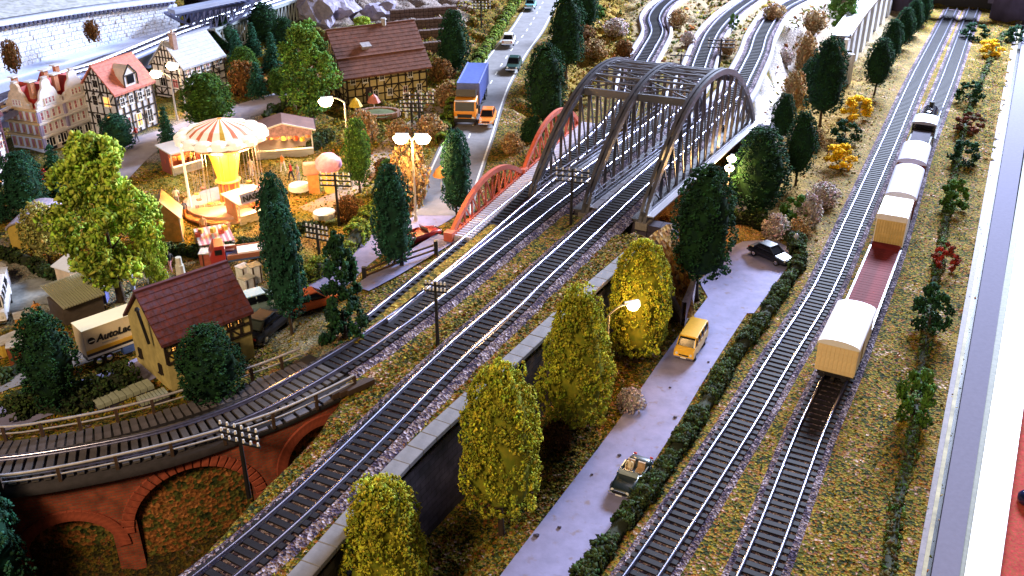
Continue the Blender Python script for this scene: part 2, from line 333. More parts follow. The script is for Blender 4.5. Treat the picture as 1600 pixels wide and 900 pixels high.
# ================================================================ GROUND
def build_ground():
    ny,nx=GZ.shape; V=np.c_[GXX.ravel(),GYY.ravel(),GZ.ravel()]
    idx=np.arange(ny*nx).reshape(ny,nx); F=np.c_[idx[:-1,:-1].ravel(),idx[:-1,1:].ravel(),idx[1:,1:].ravel(),idx[1:,:-1].ravel()]
    X,Y=GXX,GYY; col=np.zeros((ny,nx,4)); 
    def reg(pts,z,c,a,soft=3.0,noisy=1.5):
        d=poly_sd(X,Y,PXL(pts,z))+noisy*np.sin(X*.8+np.sin(Y*.6)*2)*np.sin(Y*.7+X*.2); k=ss(d/soft+.5)*a
        A=col[...,3]; An=k+A*(1-k); 
        for i in range(3): col[...,i]=np.where(An>1e-6,(np.array(c)[i]*k+col[...,i]*A*(1-k))/np.maximum(An,1e-6),0)
        col[...,3]=An
    # right-hand meadow tones, gravelly bank, chalk slope with its glare, gardens, fairground turf with its lamplight, yard
    reg([(1100,430),(1180,330),(1230,200),(1330,90),(1420,40),(1470,60),(1330,340),(1270,420)],0,(.36,.25,.13),.32)
    reg([(1165,200),(1195,120),(1215,60),(1250,10),(1330,-10),(1320,30),(1250,75),(1232,140),(1215,215)],3,(.78,.72,.72),.88,2)  # pale rock slope; its white glare is put into the colour too
    reg([(1180,60),(1225,0),(1420,-40),(1400,20),(1330,60),(1300,30)],4,(.42,.34,.24),.6,3)
    reg([(960,110),(980,20),(1000,-30),(1300,-30),(1220,50),(1150,90)],6,(.40,.32,.22),.5,3)
    reg([(1190,330),(1240,110),(1300,60),(1345,130),(1320,200),(1240,330)],0,(.42,.24,.04),.5)
    reg([(855,220),(905,60),(960,-10),(990,60),(960,110)],5,(.38,.24,.045),.6)
    reg([(220,330),(280,200),(420,190),(560,300),(530,420),(270,400)],5,(.22,.24,.045),.65)
    reg([(250,395),(500,340),(540,390),(300,425)],5,(.44,.24,.08),.7,2)  # orange-lit patch of the fairground, put into the ground colour
    reg([(280,350),(290,260),(440,250),(500,300),(420,350)],5,(.45,.27,.10),.5,2)  # orange lamplight round the carousel, put into the ground colour
    reg([(-60,520),(-60,400),(130,440),(300,420),(520,480),(480,560),(200,480)],5,(.26,.26,.20),.6)
    reg([(-60,470),(-20,380),(130,440),(90,470)],5,(.30,.31,.29),.8)
    reg([(150,260),(200,215),(420,150),(450,165),(250,250)],5,(.36,.34,.38),.9,2,.5)
    reg([(560,330),(600,230),(680,160),(700,200),(650,300)],5,(.34,.26,.08),.5)
    reg([(-100,300),(20,200),(160,110),(400,20),(700,-20),(700,60),(500,60),(300,170),(150,240),(0,330)],5,(.10,.12,.03),.5)
    reg([(480,-30),(760,-30),(700,60),(560,45),(490,45)],5,(.30,.24,.26),.65)
    reg([(1450,900),(1600,0),(1640,0),(1560,400),(1480,900)],0,(.44,.28,.09),.4)
    # darker ground colour in the hollow under the viaduct
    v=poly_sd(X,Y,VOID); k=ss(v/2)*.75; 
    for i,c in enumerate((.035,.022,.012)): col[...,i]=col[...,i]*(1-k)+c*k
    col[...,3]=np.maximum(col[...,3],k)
    g=poly_sd(X,Y,GORGE); k=ss(g/2)*.75
    for i,c in enumerate((.16,.07,.03)): col[...,i]=col[...,i]*(1-k)+c*k
    col[...,3]=np.maximum(col[...,3],k)
    EA=P(1432,930,.1); EB=P(1590,40,.1); keep=(((X[1:,1:]-EA.x)*(EB.y-EA.y)-(Y[1:,1:]-EA.y)*(EB.x-EA.x))<0).ravel()
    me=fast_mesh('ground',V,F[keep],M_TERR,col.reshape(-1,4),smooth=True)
    tag(link('ground',me),kind='structure')
    # one flat sheet that carries the layout on to the room's far side
    m=MB().add([(-420,-60,-2.4),(420,-60,-2.4),(420,520,-2.4),(-420,520,-2.4)],[(0,1,2,3)])
    tag(m.build('base_board',mat('base_board_wood',(.12,.09,.07),.7)),kind='structure')
build_ground()
def lay(name, pts, hw, m, dz=.05, step=1.0, kind='structure', z=None, n=5):
    offs=[(o,0) for o in np.linspace(-hw,hw,n)]
    zf=(lambda x,y:max(zat(x+a,y+b) for a in (-.3,.3) for b in (-.3,.3))+dz) if z is None else (lambda x,y:z)
    V,F,UV=ribbon(pts,offs,zf,step); return tag(link(name,fast_mesh(name,V,F,m,uv=UV,smooth=True)),kind=kind)
lay('lower_road',LOWROAD,1.75,M_ROAD,z=.045)
# the widened turning place at the road's end
tp=[P(*q,.0) for q in [(1092,440),(1112,420),(1135,400),(1140,388),(1160,378),(1185,376),(1215,378),(1240,392),(1236,410),(1205,452),(1178,490),(1120,490)]]
tag(MB().add([(p.x,p.y,.05) for p in tp],[tuple(range(len(tp)))]).build('turning_place',M_ROAD),kind='structure')
lay('town_road',TOWNROAD,1.45,M_ROAD,z=5.06)
lay('side_lane',[G(*q) for q in [(560,455),(610,425),(660,395),(700,372)]],1.0,M_ROAD,.12)
lay('yard_lane',YARDLANE,1.0,M_GREY,z=5.05)
lay('highway',HWAY,2.55,M_GREY,z=5.08)
lay('village_street',STREET,2.3,mat('street_grey',(.36,.34,.42),.85,var=.15,vs_=1),z=5.05)
lay('fair_path',FAIRPATH,1.1,mat('path_earth',(.40,.31,.24),.9,var=.2),z=5.04)
lay('upper_path',UPPATH,2.2,mat('yard_gravel',(.27,.28,.27),.9,var=.35,vs_=1.3),z=5.045)
# painted lines on the highway
def dashes():
    xy,t=smooth_line([tuple(p[:2]) for p in HWAY],.5); n=np.c_[t[:,1],-t[:,0]]; m=MB(); i=0
    while i<len(xy)-4:
        q=[]
        for j in range(i,i+4): q.append((xy[j]+n[j]*.08,xy[j]-n[j]*.08))
        for (a,b),(c,d) in zip(q[:-1],q[1:]): m.add([(p[0],p[1],5.09) for p in (a,b,d,c)],[(0,1,2,3)])
        i+=8
    tag(m.build('dashed_centre_line',M_LINE),kind='structure')
    for s_ in (-2.25,2.25):
        V,F,_=ribbon([tuple(p[:2]) for p in HWAY],[(s_-.09,0),(s_+.09,0)],lambda x,y:5.09,1.0)
        tag(link('road_edge_line',fast_mesh('road_edge_line',V,F,M_LINE)),kind='structure')
dashes()
# ---------------------------------------------------------------- flock: clumps of turf and grit, nobody could count them
OCT_V=np.array([(1,0,0),(-1,0,0),(0,1,0),(0,-1,0),(0,0,1),(0,0,-1)],float); OCT_F=np.array([(0,2,4),(2,1,4),(1,3,4),(3,0,4),(2,0,5),(1,2,5),(3,1,5),(0,3,5)])
def granules(C, r, jit=.35, seed=0):
    g=np.random.default_rng(seed); n=len(C); r=np.broadcast_to(r,(n,)); q=g.normal(size=(n,3,3)); q/= np.linalg.norm(q,axis=2,keepdims=True)
    V=np.einsum('kj,nji->nki',OCT_V,q)*(1+jit*g.normal(size=(n,6,1)))*r[:,None,None]+C[:,None,:]
    F=OCT_F[None]+6*np.arange(n)[:,None,None]; return V.reshape(-1,3),F.reshape(-1,3)
M_FLOCK=mat('flock_grain',(1,1,1),.95,var=.15,attr='Col',spec=.1)
def scatter_flock():
    pal=np.array([(.10,.11,.015),(.22,.18,.02),(.36,.27,.03),(.34,.12,.03),(.05,.08,.015),(.45,.33,.22),(.40,.30,.06),(.20,.06,.03),(.62,.50,.45)])
    pr=np.array([.20,.22,.14,.13,.18,.02,.06,.045,.005]); C=[];S=[];K=[]
    prg=np.array([.26,.30,.10,.03,.14,.01,.15,.01,0]); prg/=prg.sum()
    def fill(poly,z,n,lo,hi,avoid=1.9,green=False,br=1.0):
        q=np.array([P(x,y,z)[:2] for x,y in poly]); mn,mx=q.min(0),q.max(0); X=rng.uniform(mn[0],mx[0],n*2);Y=rng.uniform(mn[1],mx[1],n*2)
        ok=poly_sd(X,Y,[tuple(a) for a in q])>0
        for L_ in (A_W,B_W,C_W,M_W,L_W): ok&=line_d(X,Y,L_)>avoid
        xy,_=smooth_line(LOWROAD,1.0); ok&=line_d(X,Y,[tuple(a) for a in xy])>1.8
        ok&=poly_sd(X,Y,[tuple(p[:2]) for p in tp])<-.1
        xy,_=smooth_line([tuple(p[:2]) for p in TOWNROAD],1.0); ok&=line_d(X,Y,[tuple(a) for a in xy])>1.6
        ok&=line_d(X,Y,WALL)>.55; ok&=~((X<-9)&(line_d(X,Y,M_W)<4.0)); xy,_=smooth_line([tuple(p[:2]) for p in HWAY],1.0); ok&=line_d(X,Y,[tuple(a) for a in xy])>2.8
        X,Y=X[ok],Y[ok]
        for x,y in zip(X,Y): C.append((x,y,zat(x,y)+.02)); S.append(rng.uniform(lo,hi)*.66); K.append(pal[rng.choice(9,p=prg if green else pr)]*rng.uniform(.4,1.0)*br)
    fill([(1010,920),(1300,400),(1440,130),(1590,60),(1450,920)],0,22000,.05,.15,br=1.45)
    fill([(640,920),(1120,430),(1200,470),(900,920)],0,14000,.05,.2)
    fill([(880,920),(1220,400),(1330,400),(1010,920)],0,4000,.05,.14,br=1.4)
    fill([(280,920),(560,600),(1000,280),(1050,380),(480,920)],6,18000,.05,.17,1.6)
    fill([(560,520),(600,440),(720,370),(830,300),(900,270),(600,540)],6,2500,.05,.13,1.6)
    fill([(1100,430),(1180,300),(1240,100),(1420,60),(1290,430)],0,5000,.08,.25)
    fill([(-40,700),(0,560),(250,450),(560,330),(680,380),(560,520),(200,640)],5,6000,.05,.15,2.2,True,1.3)
    fill([(-20,920),(0,800),(300,740),(450,700),(330,900)],-1,4000,.08,.22)
    fill([(960,120),(985,20),(1000,-20),(1330,-20),(1215,60),(1165,110),(1150,150),(1060,120)],6,2600,.2,.6,2.5)
    fill([(1165,200),(1200,100),(1260,20),(1320,10),(1300,80),(1230,160),(1215,230)],4,1500,.15,.5,2.3)
    fill([(850,230),(900,60),(960,-10),(990,60),(960,110)],5,2200,.15,.45,2.4)
    fill([(330,120),(360,20),(480,20),(520,160),(440,150)],5,1800,.2,.6)
    fill([(500,230),(530,170),(700,150),(720,210),(640,300),(560,330)],5,3500,.1,.3,green=True,br=1.4)
    fill([(-20,400),(60,330),(250,260),(520,190),(560,330),(430,400),(100,430)],5,6500,.06,.2,green=True,br=1.5)
    fill([(600,120),(670,20),(780,-10),(700,150)],5,1800,.15,.45)
    V,F=granules(np.array(C),np.array(S)); me=fast_mesh('turf_flock',V,F,M_FLOCK,np.repeat(np.array(K),6,axis=0))
    tag(link('turf_flock',me),'clumps of olive, ochre and rust coloured ground flock over the whole layout','ground cover',kind='stuff')
scatter_flock()
# ================================================================ RAILWAY TRACKS
SLEEP_MESH=MB().box((0,0,.06),(2.35,.33,.15)).mesh('sleeper',M_SLEEP)
SLEEPL_MESH=MB().box((0,0,.06),(2.5,.32,.13)).mesh('sleeper_pale',M_SLEEPL)
def rail_profile(x): return [(x-.13,.13),(x-.05,.17),(x-.045,.27),(x-.085,.29),(x-.085,.36),(x+.085,.36),(x+.085,.29),(x+.045,.27),(x+.05,.17),(x+.13,.13)]
def track(label, pts, z0, y0, y1, gap=.62, pale=None, ballast=True, group='railway tracks', shoulder=None):
    t=thing('railway_track',label,'railway track',(0,0,0),0,group)
    xy,tn=smooth_line(pts,gap); k=0
    for i in range(len(xy)):
        x,y=xy[i]
        if not(y0<y<y1): continue
        pl = pale is not None and pale(x,y)
        if k<298:
            link('sleeper',SLEEPL_MESH if pl else SLEEP_MESH,t,(x,y,z0),(0,0,math.atan2(tn[i][1],tn[i][0])-math.pi/2+random.uniform(-.02,.02))); k+=1
    sel=[tuple(q) for q in xy if y0-2<q[1]<y1+2]
    zf=lambda x,y:z0
    for s_ in (-.75,.75):
        pr=rail_profile(s_); V,F,UV=ribbon(sel[::2]+[sel[-1]],pr,zf,.9,close=True); link('rail',fast_mesh('rail',V,F,M_RAIL),t)
    if ballast:
        bs=[q for q in sel if not(pale and pale(*q))]
        V,F,UV=ribbon(bs[::2]+[bs[-1]],[(-1.95,-.40),(-1.45,-.04),(-1.0,.03),(0,.035),(1.0,.03),(1.45,-.04),(1.95,-.40)],zf,.9)
        link('ballast_bed',fast_mesh('ballast_bed',V,F,M_BALL,smooth=False),t)
    if shoulder:
        for s_ in (-1,1):
            V,F,UV=ribbon(sel[::2]+[sel[-1]],[(s_*1.75,-.6),(s_*1.75,.32),(s_*2.15,.32),(s_*2.15,-.6)],zf,.9); link('kerb',fast_mesh('kerb',V,F,shoulder),t)
    return t
M_PALEC=mat('pale_concrete',(.48,.47,.56),.6,var=.12)
track('straight main line between the lower road hedge and the goods train',A_W,.12,24,178,.60)
track('straight main line that carries the goods train, next to the yellow border',B_W,.12,24,178,.60)
track('line along the retaining wall and through the steel bridge bay nearest the yellow van',C_W,5.98,20,96,.56)
track('curved line over the brick viaduct and through the other bay of the steel bridge',M_W,5.98,20,98,.5,pale=lambda x,y:x<-10.5)
track('short single line beside the red bowstring footbridge',L_W,5.98,30,101,ballast=False)
track('S shaped far line with pale kerbs leaving the red bridge',[q for q in L_W if q[1]>94],6.0,99,190,.8,shoulder=M_PALEC,group='kerbed far lines')
track('middle far line with pale kerbs behind the steel bridge',[q for q in M_W if q[1]>90],6.0,96.5,200,.8,shoulder=M_PALEC,group='kerbed far lines')
track('far line with pale kerbs curving along the chalk slope behind the steel bridge',[q for q in C_W if q[1]>85],6.0,94.5,200,.8,shoulder=M_PALEC,group='kerbed far lines')
for pxs,wd_ in (([(548,535),(600,494),(660,443),(720,394),(775,350)],.33),):
    V,F,UV=ribbon(PXL(pxs,6.1),[(-wd_-.25,-.35),(-wd_,.02),(0,.08),(wd_,.02),(wd_+.25,-.35)],lambda x,y:6.12,.5)
    tag(link('grass_verge',fast_mesh('grass_verge',V,F,speckle_mat('verge_flock',None,[(.05,(.06,.06,.01)),(.95,(.40,.30,.05)),(.4,(.18,.14,.015)),(.6,(.26,.14,.02))],4),smooth=True)),kind='structure')
    V,F,UV=ribbon(PXL([(570,520),(650,455),(720,397),(790,338),(850,287)],5.9),[(-1.5,-.3),(-1.3,0),(1.3,0),(1.5,-.3)],lambda x,y:5.92,.6)
    tag(link('footbridge_track_bed',fast_mesh('footbridge_track_bed',V,F,M_BALL)),kind='structure')
# ================================================================ RETAINING WALL
def retaining():
    t=thing('retaining_wall','dark retaining wall with a grey coping below the line to the steel bridge','wall')
    wl=WALL; xy,tn=smooth_line(wl,.5)
    V,F,UV=ribbon(wl,[(.15,-.9),(.30,-6.4)],lambda x,y:6.0,.5); UV2=UV.copy(); UV2[:,1]=V[:,2]
    link('stone_face',fast_mesh('stone_face',V,F,brick_mat('dark_wall_stone',(.085,.075,.105),(.06,.05,.075),(.03,.026,.035),1,.9,.42,bump=1),uv=UV2),t)
    # coping slabs, each 1.3 m long
    xy,tn=smooth_line(wl,1.30); cm=MB().box((0,0,0),(1.28,1.0,.30)).mesh('coping_slab',M_CONC,bevel=.03)
    for i in range(len(xy)-1):
        c=(xy[i]+xy[i+1])/2; link('coping_slab',cm,t,(c[0],c[1],5.93+random.uniform(-.012,.012)),(0,0,math.atan2(*(xy[i+1]-xy[i])[::-1])))
    # niche arches seen dark in the wall face
    for px,py in ((665,800),(742,700)):
        p=P(px,py-60,4.5); 
        d=line_d(np.array([p.x]),np.array([p.y]),WALL)
    # sloping wing wall at the abutment
    a=P(1003,381,6); b=P(1068,500,.2); c=P(1085,512,.1)
    w_=thing('wing_wall','sloping stone wing wall behind the yellow tree beside the bridge abutment','wall')
    d=(b-a); d.z=0; L_=d.length; m=MB(); n=12
    for i in range(n):
        u0,u1=i/n,(i+1)/n; x0=a.x+d.x*u0; x1=a.x+d.x*u1; y0=a.y+d.y*u0; y1=a.y+d.y*u1; z0=5.7*(1-u0)+.3; z1=5.7*(1-u1)+.3
        m.add([(x0,y0,-.2),(x1,y1,-.2),(x1,y1,z1),(x0,y0,z0)],[(0,1,2,3)])
    bm_=m; M_WW=mat('wing_stone',(.10,.055,.07),.9,var=.5,vs_=1.5,bump=1,bs=4)
    o=bm_.build('stone_face',M_WW,w_); 
    cp=MB(); n=9
    for i in range(n):
        u0,u1=i/n+.005,(i+1)/n-.005; A_=Vector((a.x+d.x*u0,a.y+d.y*u0,5.9*(1-u0)+.35)); B_=Vector((a.x+d.x*u1,a.y+d.y*u1,5.9*(1-u1)+.35))
        beam('coping_slab',mat('wing_coping',(.22,.17,.17),.85,var=.3),w_,A_,B_,.55,.28)
    # earth bank behind the wing wall, from the abutment to the foot of the tree
    e=P(1062,372,4.9); f=P(1088,440,1.4); g=P(1082,505,.1)
    q=[Vector((a.x,a.y,6.1)),Vector((a.x+d.x*.33,a.y+d.y*.33,4.3)),Vector((a.x+d.x*.66,a.y+d.y*.66,2.3)),Vector((a.x+d.x,a.y+d.y,.35))]
    e2=[P(1050,350,5.6),P(1064,392,3.9),P(1080,440,2.1),P(1086,505,.1)]; V=[];F=[]
    for u in np.linspace(0,3,16):
        i=min(int(u),2); s_=u-i; A_=q[i].lerp(q[i+1],s_); B_=e2[i].lerp(e2[i+1],s_)
        for k in range(6):
            p=A_.lerp(B_,k/5); V.append((p.x,p.y,p.z+(random.uniform(-.12,.16) if 0<k<5 else 0)+.25*math.sin(k/5*math.pi)))
    for i in range(15):
        for k in range(5): F.append((i*6+k,i*6+k+1,(i+1)*6+k+1,(i+1)*6+k))
    tag(link('earth_bank',fast_mesh('earth_bank',V,F,speckle_mat('bank_flock',None,[(.05,(.08,.04,.01)),(.95,(.5,.34,.2)),(.35,(.26,.10,.02)),(.6,(.36,.20,.03))],2.6),smooth=True)),kind='structure')
    V,F,UV=ribbon([tuple(P(x,y,0)[:2]) for x,y in [(1062,512),(1078,470),(1083,440)]],[(0,0),(.0,2.2),(.35,2.2),(.35,0)],lambda x,y:0,.5)
    s_=thing('end_pier','pale stone pier closing the foot of the sloping wing wall','pier'); link('stone_face',fast_mesh('stone_face',V,F,mat('pier_pale',(.42,.36,.42),.8,var=.25)),s_)
retaining()
# ================================================================ BRICK VIADUCT
def viaduct():
    t=thing('brick_viaduct','red brick viaduct with round arches under the curved line','viaduct')
    edge=PXL([(-170,782),(-80,778),(0,768),(70,757),(140,745),(220,730),(300,710),(380,688),(440,668),(500,641),(556,612)],5.5)
    xy,tn=smooth_line(edge,.25); nrm=np.c_[tn[:,1],-tn[:,0]]; s=np.arange(len(xy))*.25
    cx=[]
    for px,py in ((82,760),(292,712),(492,650),(-150,782)):
        p=P(px,py,5.5); cx.append(s[np.argmin(np.hypot(xy[:,0]-p.x,xy[:,1]-p.y))])
    rad=[2.2,3.2,2.0,2.1]; crown=[3.1,4.75,4.6,2.9]
    def ztop(u):
        for c,r,h in zip(cx,rad,crown):
            if abs(u-c)<r: return h-r+math.sqrt(r*r-(u-c)**2)
        return None
    mf=MB(); mi=MB(); mp=MB(); uvs=[]
    V=[];F=[];UV=[]; Vi=[];Fi=[];UVi=[];Vp=[];Fp=[]
    for i in range(len(xy)-1):
        u0,u1=s[i],s[i+1]; z0,z1=ztop(u0),ztop(u1); a=xy[i]+nrm[i]*0; b=xy[i+1]+nrm[i+1]*0
        if z0 is None or z1 is None: zz0=zz1=-2.2
        else: zz0,zz1=z0,z1
        if (z0 is None)!=(z1 is None):
            zz0=zz1=-2.2
        k=len(V); V+=[(a[0],a[1],zz0),(b[0],b[1],zz1),(b[0],b[1],5.45),(a[0],a[1],5.45)]; UV+=[(u0,zz0),(u1,zz1),(u1,5.45),(u0,5.45)]; F.append((k,k+1,k+2,k+3))
        if z0 is not None and z1 is not None:
            A=a-nrm[i]*.55; B=b-nrm[i+1]*.55; k=len(Vi); Vi+=[(a[0],a[1],z0),(b[0],b[1],z1),(B[0],B[1],z1),(A[0],A[1],z0)]; UVi+=[(u0,0),(u1,0),(u1,1.6),(u0,1.6)]; Fi.append((k,k+1,k+2,k+3))
            k=len(Vp); Vp+=[(A[0],A[1],z0),(B[0],B[1],z1)]+[(A[0]+nrm[i][0]*.5,A[1]+nrm[i][1]*.5,-2.3),(B[0]+nrm[i+1][0]*.5,B[1]+nrm[i+1][1]*.5,-2.3)]; Fp.append((k+2,k+3,k+1,k))
    link('brick_face',fast_mesh('brick_face',V,F,M_BRICK,uv=UV),t); link('arch_soffit',fast_mesh('arch_soffit',Vi,Fi,M_BRICK,uv=UVi),t)
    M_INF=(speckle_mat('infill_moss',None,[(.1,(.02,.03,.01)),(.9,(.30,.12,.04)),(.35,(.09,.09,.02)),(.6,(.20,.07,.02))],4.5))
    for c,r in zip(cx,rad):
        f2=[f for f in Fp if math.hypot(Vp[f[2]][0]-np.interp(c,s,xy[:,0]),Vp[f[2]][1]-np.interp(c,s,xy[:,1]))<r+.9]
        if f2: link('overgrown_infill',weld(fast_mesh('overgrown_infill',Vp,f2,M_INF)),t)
    # arch ring bricks, one by one
    vb=MB().box((0,0,0),(.34,.18,.62)).mesh('arch_brick',mat('ring_brick',(.30,.06,.03),.85,var=.4),bevel=.015)
    for c,r,h in zip(cx[:3],rad,crown):
        for k in range(25):
            th=math.pi*(k+.5)/25; u=c+(r+.28)*math.cos(th); z=h-r+(r+.28)*math.sin(th); j=min(int(u/.25),len(xy)-2); p=xy[j]+(xy[j+1]-xy[j])*((u/.25)-j)+nrm[j]*.03
            link('arch_brick',vb,t,(p[0],p[1],z),Vector((0,0,0)) if 0 else Matrix.Rotation(math.atan2(tn[j][1],tn[j][0]),4,'Z').__matmul__(Matrix.Rotation(-(th-math.pi/2),4,'Y')).to_euler())
    # deck under the line and the edge girders
    d=[q for q in M_W if q[0]<-7]+[M_W[[i for i,q in enumerate(M_W) if q[0]<-7][-1]+1]]
    V,F,UV=ribbon(PXL([(-120,742),(0,736),(135,716),(270,686),(400,639),(525,570)],6),[(-2.3,-.5),(-2.3,-.12),(1.6,-.12),(1.6,-.55)],lambda x,y:6.0,.6)
    link('deck',fast_mesh('deck',V,F,mat('deck_black',(.02,.016,.022),.8,var=.4),uv=UV),t)
    # near service walkway: planks one by one, posts, rails
    def walkway(pts,z,wd,side,label,gap=.45,plank=.34,tone=M_WOODG,rail=True,posts=1.9):
        w_=thing('plank_walkway',label,'walkway',group='plank walkways of the viaduct'); q,tt=smooth_line(pts,gap); nn=np.c_[tt[:,1],-tt[:,0]]
        pm=MB().box((0,0,0),(plank,wd,.10)).mesh('plank',tone)
        for i in range(len(q)):
            if q[i][0]<-34: continue
            link('plank',pm,w_,(q[i][0],q[i][1],z+random.uniform(-.015,.015)),(0,0,math.atan2(tt[i][1],tt[i][0])+random.uniform(-.03,.03)))
        V,F,UV=ribbon(pts,[(-wd/2,-.30),(-wd/2,-.07),(wd/2,-.07),(wd/2,-.30)],lambda x,y:z,.6); link('bearer',fast_mesh('bearer',V,F,M_BLK),w_)
        if rail:
            q,tt=smooth_line(pts,posts); nn=np.c_[tt[:,1],-tt[:,0]]
            for i in range(len(q)):
                if q[i][0]<-34: continue
                p=q[i]+nn[i]*side*wd/2; blk('railing_post',M_WOODD,w_,(p[0],p[1],z+.42),(.16,.16,1.0),(0,0,math.atan2(tt[i][1],tt[i][0])))
            for zz,th in ((.92,.11),(.5,.07)):
                o_=side*wd/2; V,F,UV=ribbon(pts,[(o_-th/2,zz-th/2),(o_-th/2,zz+th/2),(o_+th/2,zz+th/2),(o_+th/2,zz-th/2)],lambda x,y:z,.6,close=True)
                link('hand_rail',fast_mesh('hand_rail',V,F,mat('rail_grey',(.42,.40,.42),.5,var=.2)),w_)
    walkway(PXL([(-170,700),(0,700),(80,690),(160,675),(240,655),(330,627),(420,595),(486,568)],5.9),5.85,1.25,-1,'plank walkway with a handrail on the village side of the curved line')
    walkway(PXL([(-170,770),(0,758),(130,737),(300,698),(420,661),(500,626),(560,596)],5.9),5.8,.75,1,'narrow plank walkway along the brick side of the curved line',.8,.6,M_WOODG,True,2.6)
    # dark timber stop block where the walkway ends
    s_=thing('timber_stack','dark timber stack beside the end of the brick viaduct','timber stack',tuple(P(552,612,5.8)))
    for k in range(3): blk('timber',M_WOODD,s_,(-.2+k*.3,.1*k,.2),(2.4-.3*k,.25,.35),(0,0,.75))
viaduct()
# ================================================================ STEEL BRIDGE
BD=Vector((.5,.866,0)).normalized(); BL=28.0; BS=[Vector((1.55,73.7,6)),Vector((5.95,71.75,6)),Vector((10.35,69.85,6))]; BH=8.0
def bh(u): return BH*(1-abs(2*u-1)**2.15)
def steel_bridge():
    t=thing('steel_arch_bridge','grey steel bowstring bridge with three arched trusses carrying two lines','bridge',tuple(BS[1]),0)
    off=-BS[1]
    def pt(k,u,z=0): return BS[k]+BD*(BL*u)+Vector((0,0,z))+off
    bx=Vector((BD.y,-BD.x,0))
    for k in range(3):
        # arch chord, twin box section
        for s_ in (-.2,.2):
            m=MB(); us=[i/40 for i in range(41)]; pts=[pt(k,u,max(bh(u),-.2))+bx*s_ for u in us]
            pts[0]=pt(k,.0,-.6)+bx*s_; pts[-1]=pt(k,1,-.6)+bx*s_
            vs_=[];fs=[]
            for i,p in enumerate(pts):
                d=(pts[min(i+1,40)]-pts[max(i-1,0)]).normalized(); up=d.cross(bx).normalized(); 
                if up.z<0 : up=-up
                for a,b in ((-.13,-.26),(.13,-.26),(.13,.26),(-.13,.26)): vs_.append(p+bx*a+up*b)
            for i in range(40):
                for j in range(4): fs.append((i*4+j,i*4+(j+1)%4,(i+1)*4+(j+1)%4,(i+1)*4+j))
            fs+=[(3,2,1,0),(160,161,162,163)]; m.add(vs_,fs); m.build('arch_chord',M_STEEL,t)
        beam('bottom_chord',M_STEEL,t,pt(k,0,0),pt(k,1,0),.42,.62)
        if k==2: beam('footway_plate',mat('footway_steel',(.50,.50,.58),.4,.3),t,pt(k,0,.08)+bx*.55,pt(k,1,.08)+bx*.55,.62,.10)
        N=16
        for i in range(1,N):
            u=i/N; beam('hanger',M_STEEL,t,pt(k,u,.2),pt(k,u,bh(u)-.15),.17,.24)
        for i in range(1,N-1):
            u0,u1=i/N,(i+1)/N
            a,b=(u0,u1) if i<N/2 else (u1,u0)
            beam('diagonal_brace',M_STEEL,t,pt(k,a,bh(a)-.2),pt(k,b,.2),.10,.14)
        for i in (1,4,7,9,12,15):
            u=i/N; blk('gusset_plate',M_STEEL,t,pt(k,u,bh(u)-.35)+bx*0,(.5,.05,.6),(0,0,math.atan2(BD.y,BD.x)))
        for u in (0,1): blk('bearing_shoe',mat('shoe_concrete',(.28,.25,.24),.8),t,pt(k,u,-.75)+BD*(.4 if u==0 else -.4),(1.5,1.0,.6),(0,0,math.atan2(BD.y,BD.x)))
        # inner guard rail
    for a,b in ((0,1),(1,2)):
        us=[.32,.40,.48,.56,.64,.72]
        for i,u in enumerate(us):
            wd=.42 if i in (0,5) else .16
            beam('portal_beam' if i in (0,5) else 'cross_strut',M_STEEL,t,pt(a,u,bh(u)-(.25 if i in (0,5) else 0)),pt(b,u,bh(u)-(.25 if i in (0,5) else 0)),.2 if wd<.3 else .3,.18 if wd<.3 else .62)
            if i<5:
                v=us[i+1]; beam('lateral_brace',M_STEEL,t,pt(a,u,bh(u)),pt(b,v,bh(v)),.10,.12); beam('lateral_brace',M_STEEL,t,pt(b,u,bh(u)),pt(a,v,bh(v)),.10,.12)
                w_=(u+v)/2; beam('cross_strut',M_STEEL,t,pt(a,w_,bh(w_)),pt(b,w_,bh(w_)),.10,.12)
        for i in range(17): beam('floor_beam',M_STEEL,t,pt(a,i/16,-.42),pt(b,i/16,-.42),.22,.34)
        # deck plate beneath each line, walkway plates beside the inner truss
        m=MB(); p0,p1,p2,p3=pt(a,0,-.25)+bx*.9,pt(b,0,-.25)-bx*.25,pt(b,1,-.25)-bx*.25,pt(a,1,-.25)+bx*.9
        m.add([p0,p1,p2,p3,p0-Vector((0,0,.08)),p1-Vector((0,0,.08)),p2-Vector((0,0,.08)),p3-Vector((0,0,.08))],[(0,1,2,3),(7,6,5,4),(0,4,5,1),(1,5,6,2),(2,6,7,3),(3,7,4,0)])
        m.build('deck_plate',mat('deck_dark',(.05,.045,.06),.6,var=.4),t)
        for i in range(14): 
            u0,u1=i/14+.002,(i+1)/14-.002; beam('walkway_plate',mat('walk_plate',(.44,.44,.52),.35,.5,var=.15),t,pt(a,u0,.05)+bx*.72,pt(a,u1,.05)+bx*.72,.9,.06)
        for zz in (.75,1.15): beam('guard_rail',mat('guard_steel',(.5,.5,.6),.3,.6),t,pt(a,.01,zz)+bx*.35,pt(a,.99,zz)+bx*.35,.07,.07)
    # wire masts carried on the portals
    return t
steel_bridge()
def abutment(label, c, wd, rz, h, loc_z, group='stone bridge abutments'):
    t=thing('bridge_abutment',label,'abutment',(c[0],c[1],loc_z),rz,group)
    n=int(h/.55); 
    for j in range(n):
        k=int(wd/1.1); off=(.5 if j%2 else 0)
        for i in range(k):
            blk('stone_block',M_DKST,t,(-wd/2+(i+.5)*wd/k+off*.3,random.uniform(-.04,.04),(j+.5)*h/n),(wd/k-.04,1.2,h/n-.04))
abutment('stone abutment under the near end of the steel bridge',(6.5,72.0),14,-.41,5.4,0)
